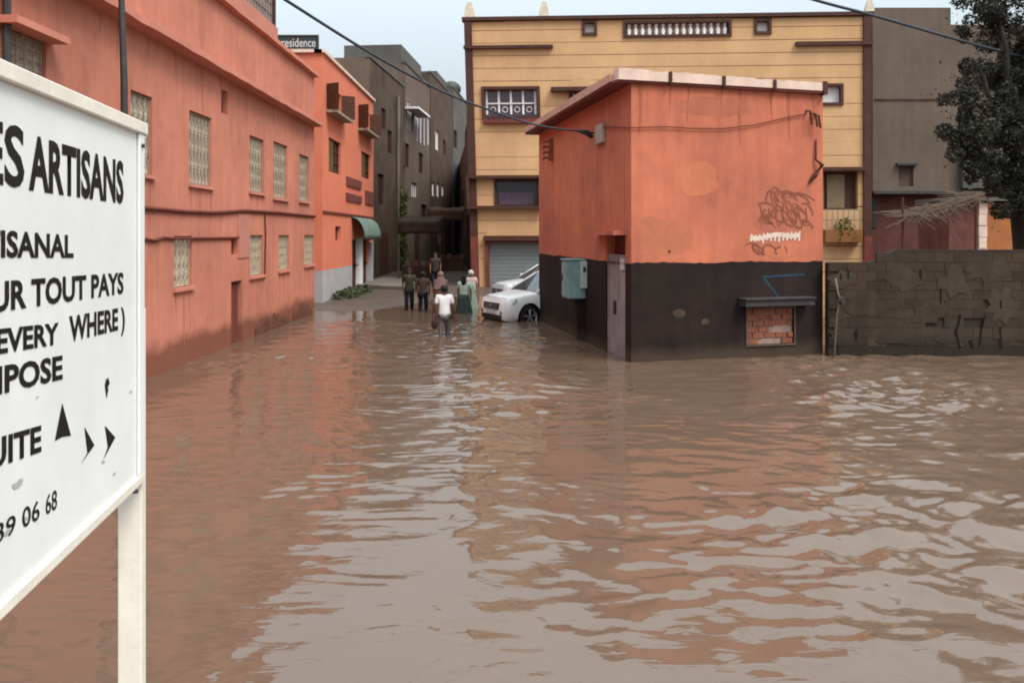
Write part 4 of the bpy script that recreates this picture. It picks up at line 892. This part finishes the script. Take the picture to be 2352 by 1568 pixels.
    for wx in (-.86, -3.5):
        for sy in (1, -1):
            y0, y1 = .70 * sy, .90 * sy; prof = [(y0, .24), (y0, .30), (y0 + .02 * sy, .33), (y1 - .03 * sy, .335), (y1, .31), (y1, .245)]
            rings = [[(wx + r2 * math.cos(a), y, .33 + r2 * math.sin(a)) for a in lsp(0, 2 * math.pi, 28, endpoint=False)] for y, r2 in prof]
            wo = P(MB().loft(rings), 'wheel', M['tyre'], smooth=True)
            mb = MB(); mb.loft([[(wx + r2 * math.cos(a), y, .33 + r2 * math.sin(a)) for a in lsp(0, 2 * math.pi, 28, endpoint=False)] for y, r2 in ((y1 - .005 * sy, .25), (y1 - .02 * sy, .225), (y1 - .1 * sy, .22))]); mb.tube([(wx, y1 - .08 * sy, .33), (wx, y1 - .015 * sy, .33)], .06, 12)
            for k in range(5):
                a = 2 * math.pi * k / 5 + .3
                for da in (-.13, .13): mb.tube([(wx + .05 * math.cos(a), y1 - .02 * sy, .33 + .05 * math.sin(a)), (wx + .23 * math.cos(a + da), y1 - .03 * sy, .33 + .23 * math.sin(a + da))], .017, 5)
            mb.build('rim', M['rim'], wo)
            mb = MB(); mb.tube([(wx, y1 - .12 * sy, .33), (wx, y1 - .105 * sy, .33)], .225, 20); mb.build('brake_disc', M['carblack'], wo)
            mb = MB(); pts = [(wx + .40 * math.cos(a), .55 * sy, .33 + .40 * math.sin(a)) for a in lsp(0, math.pi, 16)]; pts2 = [(x, .88 * sy, z) for x, _, z in pts]
            mb.loft([pts, pts2], closed=False); P(mb, 'wheel_arch', M['carblack'])
    return root
wc_ = make_car('white_car', 'white hatchback standing in flood water, its rear hidden by the kiosk', (-.63, 24.55, -.2), R(210), M['carwhite'])
sc_ = make_car('silver_car', 'silver grey car parked behind the white car before the garage', (-.55, 29.6, -.16), R(203), M['cargrey'])

wc_.scale = sc_.scale = (1, 1, 1.07); wc_.location.z = -.24

# ------------------------------------------------------------------ people
def skin_mesh(name, V, E, rad, m, parent, sub=1, root=0):
    me = bpy.data.meshes.new(name); me.from_pydata(V, E, []); o = bpy.data.objects.new(name, me); COL.objects.link(o)
    sm = o.modifiers.new('skin', 'SKIN'); sm.use_smooth_shade = True
    if not me.skin_vertices: me.skin_vertices.new()
    for i, r_ in enumerate(rad):
        me.skin_vertices[0].data[i].radius = r_ if isinstance(r_, tuple) else (r_, r_); me.skin_vertices[0].data[i].use_root = (i == root)
    o.modifiers.new('sub', 'SUBSURF').levels = sub; o.modifiers['sub'].render_levels = sub
    bpy.context.view_layer.update(); m2 = bpy.data.meshes.new_from_object(o.evaluated_get(bpy.context.evaluated_depsgraph_get()))
    o.modifiers.clear(); o.data = m2; bpy.data.meshes.remove(me); m2.name = name
    m2.polygons.foreach_set('use_smooth', [True] * len(m2.polygons)); m2.materials.clear(); m2.materials.append(m); o.parent = parent; return o
SKINM = mat('skin', (.19, .095, .06), .1, 8, .6, .05); SKIND = mat('skin_dark', (.10, .05, .032), .1, 8, .6, .05); HAIRM = mat('black_hair', (.012, .010, .009), .3, 12, .6, .2)
EYEM = mat('eye_dark', (.01, .008, .007), 0, 1, .3, 0)
def person(label, loc, rz, h, top, bottom, lean=.0, stride=.12, arms=((.05, .1), (.05, .1)), robe=None, robe_m=None, scarf=None, skin=SKINM, hair=HAIRM, long_hair=False):
    """faces -Y before turning; arms: (swing forward, bend) per side"""
    root = thing('person', label, 'person', loc, rz); k = h / 1.7
    def ln(p):                                         # bend forward above the hips
        x, y, z = p
        if z > .95: dz = z - .95; a = lean * min(1, dz / .25 * .5 + .5); y, z = y - math.sin(a) * dz, .95 + math.cos(a) * dz
        return Vector((x * k, y * k, z * k))
    def limb_arm(sd, sw, bend):
        sh = Vector((.185 * sd, 0, 1.40)); el = sh + Vector((.05 * sd, -math.sin(sw) * .28, -math.cos(sw) * .28)); wr2 = el + Vector((-.01 * sd, -math.sin(sw + bend) * .25, -math.cos(sw + bend) * .25)); ha = wr2 + Vector((0, -math.sin(sw + bend) * .08, -math.cos(sw + bend) * .08)); return sh, el, wr2, ha
    V, E, Rr = [], [], []
    def add(p, r_, to=None):
        V.append(tuple(ln(p))); Rr.append((r_[0] * k, r_[1] * k) if isinstance(r_, tuple) else r_ * k)
        if to is not None: E.append((to, len(V) - 1))
        return len(V) - 1
    pel = add((0, 0, .95), (.14, .10)); sp_ = add((0, 0, 1.12), (.12, .09), pel); che = add((0, 0, 1.32), (.145, .10), sp_); nk = add((0, .0, 1.47), .052, che); hb = add((0, -.015, 1.53), .07, nk); hd = add((0, -.012, 1.61), (.078, .098), hb); add((0, -.005, 1.685), (.05, .06), hd)
    legs = []
    for i, sd in enumerate((1, -1)):
        st = stride * (1 if i else -1); hp = add((.09 * sd, 0, .88), .085, pel); kn = add((.1 * sd, -st * .6 - .02, .48), .058, hp); an = add((.1 * sd, -st + .02, .09), .04, kn); add((.105 * sd, -st - .13, .035), (.04, .028), an); legs.append(((.09 * sd, 0, .88), (.1 * sd, -st * .6 - .02, .48), (.1 * sd, -st + .02, .12)))
    al = []
    for sd, (sw, bd) in zip((1, -1), arms):
        sh, el, wr2, ha = limb_arm(sd, sw, bd); a = add(sh, .06, che); b = add(el, .042, a); c = add(wr2, .028, b); hnd = add(ha, (.036, .02), c); al.append((sh, el, wr2)); dirv = (ha - wr2).normalized()
        for j, (ox, ln_) in enumerate(((-.026, .07), (-.009, .08), (.009, .076), (.025, .06))):
            f1_ = add(ha + dirv * .02 + Vector((0, ox, 0)), .0095, hnd); f2_ = add(ha + dirv * (.02 + ln_ * .5) + Vector((-.006 * sd, ox, 0)), .0085, f1_); add(ha + dirv * (.015 + ln_ * .9) + Vector((-.022 * sd, ox, 0)), .007, f2_)
        t1 = add(wr2 + dirv * .035 + Vector((-.012 * sd, -.03, 0)), .011, hnd); add(wr2 + dirv * .075 + Vector((-.02 * sd, -.05, 0)), .009, t1)
    skin_mesh('body', V, E, Rr, skin, root, 1)
    # face and hair
    mb = MB(); hp = lambda p: tuple(ln(p))
    for sx in (.032, -.032): mb.ellipsoid(hp((sx, -.103, 1.612)), (.012 * k, .008 * k, .008 * k), 8, 5)
    mb.build('eyes', EYEM, root)
    mb = MB(); mb.ellipsoid(hp((0, -.118, 1.585)), (.013 * k, .02 * k, .022 * k), 8, 5)
    for sx in (.08, -.08): mb.ellipsoid(hp((sx, 0, 1.595)), (.012 * k, .022 * k, .032 * k), 8, 5)
    mb.build('nose_and_ears', skin, root, smooth=True)
    mb = MB(); mb.ellipsoid(hp((0, -.108, 1.545)), (.026 * k, .008 * k, .007 * k), 8, 5); mb.build('mouth', SKIND, root)
    mb = MB(); c = ln((0, .022, 1.632)); mb.ellipsoid(c, (.095 * k, .108 * k, .1 * k), 14, 9)
    if long_hair: mb.ellipsoid(ln((0, .06, 1.5)), (.095 * k, .07 * k, .18 * k), 12, 8)
    rr = random.Random(len(label))
    mb.v = [tuple(Vector(p) + Vector((rr.uniform(-.006, .006), rr.uniform(-.006, .006), rr.uniform(-.006, .006)))) for p in mb.v]; mb.build('hair', hair, root, smooth=True)
    # shirt
    V, E, Rr = [], [], []
    a0 = add((0, 0, .80), (.215, .18)); a1 = add((0, 0, .98), (.185, .15), a0); a2 = add((0, 0, 1.15), (.155, .12), a1); a3 = add((0, 0, 1.33), (.165, .125), a2); add((0, 0, 1.455), (.075, .075), a3)
    for sh, el, wr2 in al: b = add(sh + Vector((0, 0, .005)), .082, a3); add(sh.lerp(el, .75), .066, b)
    skin_mesh('shirt', V, E, Rr, top, root, 1)
    V, E, Rr = [], [], []
    p0 = add((0, 0, .96), (.155, .115))
    for hp_, kn, an in legs: x = add(hp_, .105, p0); y = add(kn, .082, x); add(an, .066, y)
    skin_mesh('trousers', V, E, Rr, bottom, root, 1)
    if robe is not None:
        mb = MB(); rings = []; z1_, z0_, w1, w0 = robe
        for t in lsp(0, 1, 9):
            z = z1_ + (z0_ - z1_) * t; w_ = w1 + (w0 - w1) * t; rings.append([tuple(ln((w_ * (1 + .09 * math.sin(7 * a + 2 * t) * t) * math.cos(a), w_ * .75 * (1 + .09 * math.sin(7 * a) * t) * math.sin(a), z))) for a in lsp(0, 2 * math.pi, 28, endpoint=False)])
        mb.loft(rings, cap=True).build('robe', robe_m, root, smooth=True)
    if scarf is not None:
        mb = MB(); c = ln((0, .02, 1.63)); mb.ellipsoid(c, (.115 * k, .125 * k, .125 * k), 14, 9); rings = []
        for t in lsp(0, 1, 7): rings.append([tuple(ln(((.11 + .13 * t) * math.cos(a), (.10 + .06 * t) * math.sin(a) + .03, 1.57 - .42 * t + .02 * math.sin(5 * a)))) for a in lsp(R(-20), R(200), 16)])
        mb.loft(rings, closed=False); o = mb.build('headscarf', scarf, root, smooth=True)
    return root
cl = lambda n, c: mat(n, c, .15, 6, .85, .15)
def stand(px, Y): x = (px - CX) / F * Y; return (x, Y, float(ground_z(np.array(x), np.array(Y))))
person('man in white T-shirt wading away, back turned, a dark bag in his hand', stand(1021, 20.6), R(190), 1.66, cl('white_tshirt', (.66, .62, .62)), cl('grey_trousers', (.11, .1, .095)), lean=.22, stride=.16, arms=((-.1, .15), (.1, .3)), skin=SKIND)
bag = MB(); bx, by, bz = stand(1021, 20.6); bc = Vector(((998 - CX) / F * 20.5, 20.5, H + (HY - 744) / F * 20.5))
bag.ellipsoid(bc, (.09, .06, .13), 10, 7); bag.tube([bc + Vector((-.05, 0, .1)), bc + Vector((-.02, 0, .24)), bc + Vector((.05, 0, .1))], .01, 5); tag(bag.build('carrier_bag', cl('bag_cloth', (.05, .022, .018)), None, smooth=True), 'small dark bag hanging at the wading man\'s side', 'bag')
person('person in dark olive jacket and black trousers, leftmost of those in the alley mouth', stand(940, 27.7), R(10), 1.64, cl('olive_jacket', (.03, .027, .018)), cl('black_trousers', (.009, .008, .009)), stride=.1, arms=((.2, .1), (-.1, .3)), skin=SKIND)
person('person in brown jumper and black trousers next to the olive jacket', stand(972, 27.5), R(170), 1.6, cl('brown_jumper', (.045, .03, .022)), cl('black_jeans', (.008, .007, .01)), stride=.08, skin=SKIND)
person('person in dusty mauve hooded robe just behind the wading man', stand(1012, 26.8), R(185), 1.68, cl('mauve_top', (.15, .085, .075)), cl('maroon_trousers', (.07, .03, .03)), robe=(1.3, .12, .19, .27), robe_m=cl('mauve_robe', (.13, .07, .06)), scarf=cl('mauve_scarf', (.19, .115, .1)), lean=.1)
person('woman with long black hair in pale green tunic and dark green skirt', stand(1066, 26.6), R(170), 1.62, cl('pale_green_top', (.34, .43, .35)), cl('dark_green_trousers', (.03, .045, .04)), robe=(1.02, .1, .18, .36), robe_m=cl('dark_green_skirt', (.03, .045, .038)), long_hair=True, arms=((.15, .2), (.1, .2)))
person('person in pale pink robe beside the green tunic, near the car bonnet', stand(1082, 28.6), R(15), 1.6, cl('pale_pink_top', (.42, .3, .28)), cl('teal_trousers', (.06, .1, .09)), robe=(1.25, .1, .18, .3), robe_m=cl('sage_robe', (.2, .25, .21)), scarf=cl('pale_scarf', (.4, .42, .36)))
def stall(label, x, y, wd, dp_, zt_, m):
    root = thing('market_stall', label, 'stall', (x, y, float(ground_z(x, y)))); zg = float(ground_z(x, y))
    mb = MB(); sr = random.Random(int(x * 100 + y)); rings = []
    for i in range(9):
        t = i / 8; rings.append([(x + wd * (j / 8 - .5), y + dp_ * (t - .5), zg + zt_ - .35 * (1 - t) - .1 * math.sin(math.pi * j / 8) + sr.uniform(-.04, .04)) for j in range(9)])
    o = B(mb.loft(rings, closed=False), 'canopy', m, root, smooth=True); o.modifiers.new('s', 'SOLIDIFY').thickness = .02
    mb = MB(); rings = []
    for i in range(5): rings.append([(x + wd * (j / 8 - .5), y - dp_ / 2 + sr.uniform(-.05, .05), zg + zt_ - .36 - .16 * i) for j in range(9)])
    o = B(mb.loft(rings, closed=False), 'hanging_cloth', m, root, smooth=True); o.modifiers.new('s', 'SOLIDIFY').thickness = .02
    for sx in (-.48, .48):
        for sy in (-.48, .48): mb = MB(); mb.tube([(x + wd * sx, y + dp_ * sy, zg), (x + wd * sx, y + dp_ * sy, zg + zt_ - .1)], .03, 6); B(mb, 'pole', M['wood'], root)
    mb = MB(); mb.box((x - wd * .45, y - dp_ * .2, zg + .7), (x + wd * .45, y + dp_ * .4, zg + .78)); B(mb, 'counter', M['wood'], root)
    mb = MB(); mb.box((x - wd * .44, y - dp_ * .19, zg), (x + wd * .44, y + dp_ * .39, zg + .697)); B(mb, 'counter_skirt', m, root)
    for k in range(5): mb = MB(); a = x - wd * .38 + k * wd * .18; mb.box((a, y - dp_ * .15, zg + .783), (a + wd * .14, y + dp_ * .1, zg + .95 + .1 * sr.random())); B(mb, 'goods_box', M['hutred'] if k % 2 else M['straw'], root)
cloth1 = mat('dark_brown_tarpaulin', (.035, .022, .016), .4, 2, .9, .3); cloth2 = mat('rust_tarpaulin', (.07, .035, .022), .4, 2, .9, .3)
stall('dark brown tarpaulin stall in the alley behind the two people in black trousers', -4.9, 42.5, 2.3, 2.2, 3.5, cloth1)
stall('rust coloured tarpaulin stall deeper in the narrowing alley', -4.2, 51, 2.4, 2.4, 4.2, cloth2)
person('person in dark clothes standing far back between the alley houses', stand(1000, 36), R(5), 1.7, cl('dark_top', (.035, .027, .022)), cl('dark_trousers', (.012, .01, .01)))

# ------------------------------------------------------------------ pavement ledge, plants
mb = MB(); mb.hexa([(-7.16, 37.0, -.2), (-5.0, 36.0, -.2), (-4.6, 43.2, -.2), (-7.16, 43.2, -.2), (-7.16, 37.0, .34), (-5.0, 36.0, .3), (-4.6, 43.2, .34), (-7.16, 43.2, .36)]); o = mb.build('pavement', M['concrete'], None, bevel=.04); o['kind'] = 'structure'
def leaves(mb, c, rad, n, size, r_, flat_=.6):
    for _ in range(n):
        while True:
            q_ = Vector((r_.uniform(-1, 1), r_.uniform(-1, 1), r_.uniform(-1, 1)))
            if q_.length < 1: break
        q_ = q_.normalized() * q_.length ** .6; p = Vector(c) + Vector((q_.x * rad[0], q_.y * rad[1], q_.z * rad[2])); a = Vector((r_.gauss(0, 1), r_.gauss(0, 1), r_.gauss(0, flat_))).normalized(); b = a.cross(Vector((r_.gauss(0, 1), r_.gauss(0, 1), r_.gauss(0, 1)))).normalized(); s_ = size * r_.uniform(.6, 1.5)
        mb.quad(p - a * s_, p + b * s_ * .4, p + a * s_, p - b * s_ * .4)
lr = random.Random(31)
pl = thing('low_shrub', 'dark green low shrub and rubbish at the foot of the coral house', 'shrub', (-6.6, 33, .1)); mb = MB()
for k in range(6): leaves(mb, (-6.75 + .25 * lr.random(), 31.2 + k * .75, .22), (.4, .5, .25), 160, .08, lr)
B(mb, 'foliage', M['plant'], pl)['kind'] = 'stuff'
mb = MB()
for k in range(8): y = 31 + k * .55; mb.tube([(-6.7, y, 0), (-6.65 + lr.uniform(-.1, .1), y + .1, .35)], .015, 5)
B(mb, 'stem', M['bark'], pl)
vn = thing('climbing_vine', 'olive green vine climbing the grey alley house wall', 'vine', (-6.6, 47, 0)); mb = MB()
for k in range(16): z = .9 + k * .3; leaves(mb, (f1.p(7.2 + .3 * math.sin(k), 0, .25)[0], f1.p(7.2 + .3 * math.sin(k), 0, .25)[1], z), (.35, .7, .4), 90, .1, lr)
B(mb, 'foliage', M['vine'], vn)['kind'] = 'stuff'
mb = MB(); mb.tube([f1.p(7.2, 0, .2), f1.p(7.3, 2.5, .2), f1.p(7.1, 5.4, .15)], [.05, .04, .02], 6); B(mb, 'stem', M['bark'], vn)
bp_ = thing('balcony_plant', 'yellowish trailing plant on the yellow building\'s balcony ledge', 'plant', YA.p(YA.at(1935, 540)[0], 2, .4)); mb = MB(); s, z = YA.at(1935, 535)
for k in range(5): leaves(mb, YA.p(s - .3 + k * .18, z + .25 * math.sin(k), .3), (.3, .25, .5), 70, .09, lr)
B(mb, 'foliage', mat('yellow_green_plant', (.17, .13, .025), .4, 3), bp_)['kind'] = 'stuff'
mb = MB(); 
for k in range(3): mb.tube([YA.p(s - .2 + k * .2, z - .5, .3), YA.p(s - .25 + k * .25, z + .5, .3)], .02, 5)
B(mb, 'stem', M['bark'], bp_)

# ------------------------------------------------------------------ the dark tree at the right edge
tr = thing('tree', 'dark dense leafy tree behind the block wall at the right edge', 'tree', (13.1, 20, 0))
W3 = lambda px, py, Y: Vector(((px - CX) / F * Y, Y, H + (HY - py) / F * Y))
mb = MB(); fork = W3(2318, 330, 20)
mb.tube([(13.25, 20, -.5), W3(2350, 560, 20), W3(2338, 470, 20), W3(2322, 400, 20), fork], [.3, .24, .2, .17, .15], 10)
tips = []
for px, py, Y in ((2210, 210, 19.6), (2225, 330, 19.2), (2290, 40, 20.4), (2360, 120, 20.6), (2400, 300, 19.8), (2330, 180, 21), (2250, 130, 20), (2270, -60, 20.3), (2420, 0, 20.5), (2380, 420, 19)):
    t = W3(px, py, Y); m1 = fork.lerp(t, .5) + Vector((lr.uniform(-.2, .2), lr.uniform(-.2, .2), .2)); mb.tube([fork, m1, t], [.1, .06, .02], 6); tips.append(t)
B(mb, 'trunk', M['bark'], tr, smooth=True)
mb = MB(); mp_ = MB()
for px, py, Y, rx, rz_, n in ((2215, 190, 19.6, .5, .5, 620), (2205, 250, 19.4, .4, .45, 430), (2228, 330, 19.2, .5, .5, 900), (2262, 385, 19.2, .4, .45, 600), (2296, 40, 20.4, .6, .6, 1000), (2240, 20, 20, .5, .35, 450), (2345, 130, 20.6, .8, .9, 2200), (2310, 205, 20.3, .55, .6, 1000), (2300, 280, 20, .7, .6, 1500), (2345, 360, 19.6, .7, .75, 1900), (2330, 450, 19.4, .45, .5, 800), (2400, 250, 20, .9, 1.0, 2200), (2420, 60, 20.5, 1.0, 1.0, 1800), (2300, -70, 20.4, 1.1, .7, 1500), (2400, 420, 19.4, .8, .8, 1500), (2480, 200, 20, 1.1, 1.4, 1500), (2215, 80, 20.2, .25, .25, 120), (2280, 330, 21, .5, .6, 600), (2250, 290, 20, .5, .45, 600)):
    for q_ in range(9):
        c = W3(px, py, Y) + Vector((lr.uniform(-.8, .8) * rx, lr.gauss(0, .6) * rx, lr.uniform(-.8, .8) * rz_)); leaves(mp_ if (q_ % 3 == 0) else mb, c, (rx * .42, rx * .5, rz_ * .4), n // 3, .046, lr, .8)
    for _ in range(n // 7):
        c = W3(px, py, Y) + Vector((lr.gauss(0, .7) * rx, lr.gauss(0, .7) * rx, lr.gauss(0, .7) * rz_)); leaves(mb, c, (.03, .03, .03), 1, .042, lr, .8)
B(mp_, 'crown', M['leaf_pale'], tr)['kind'] = 'stuff'
B(mb, 'crown', M['leaf'], tr)['kind'] = 'stuff'
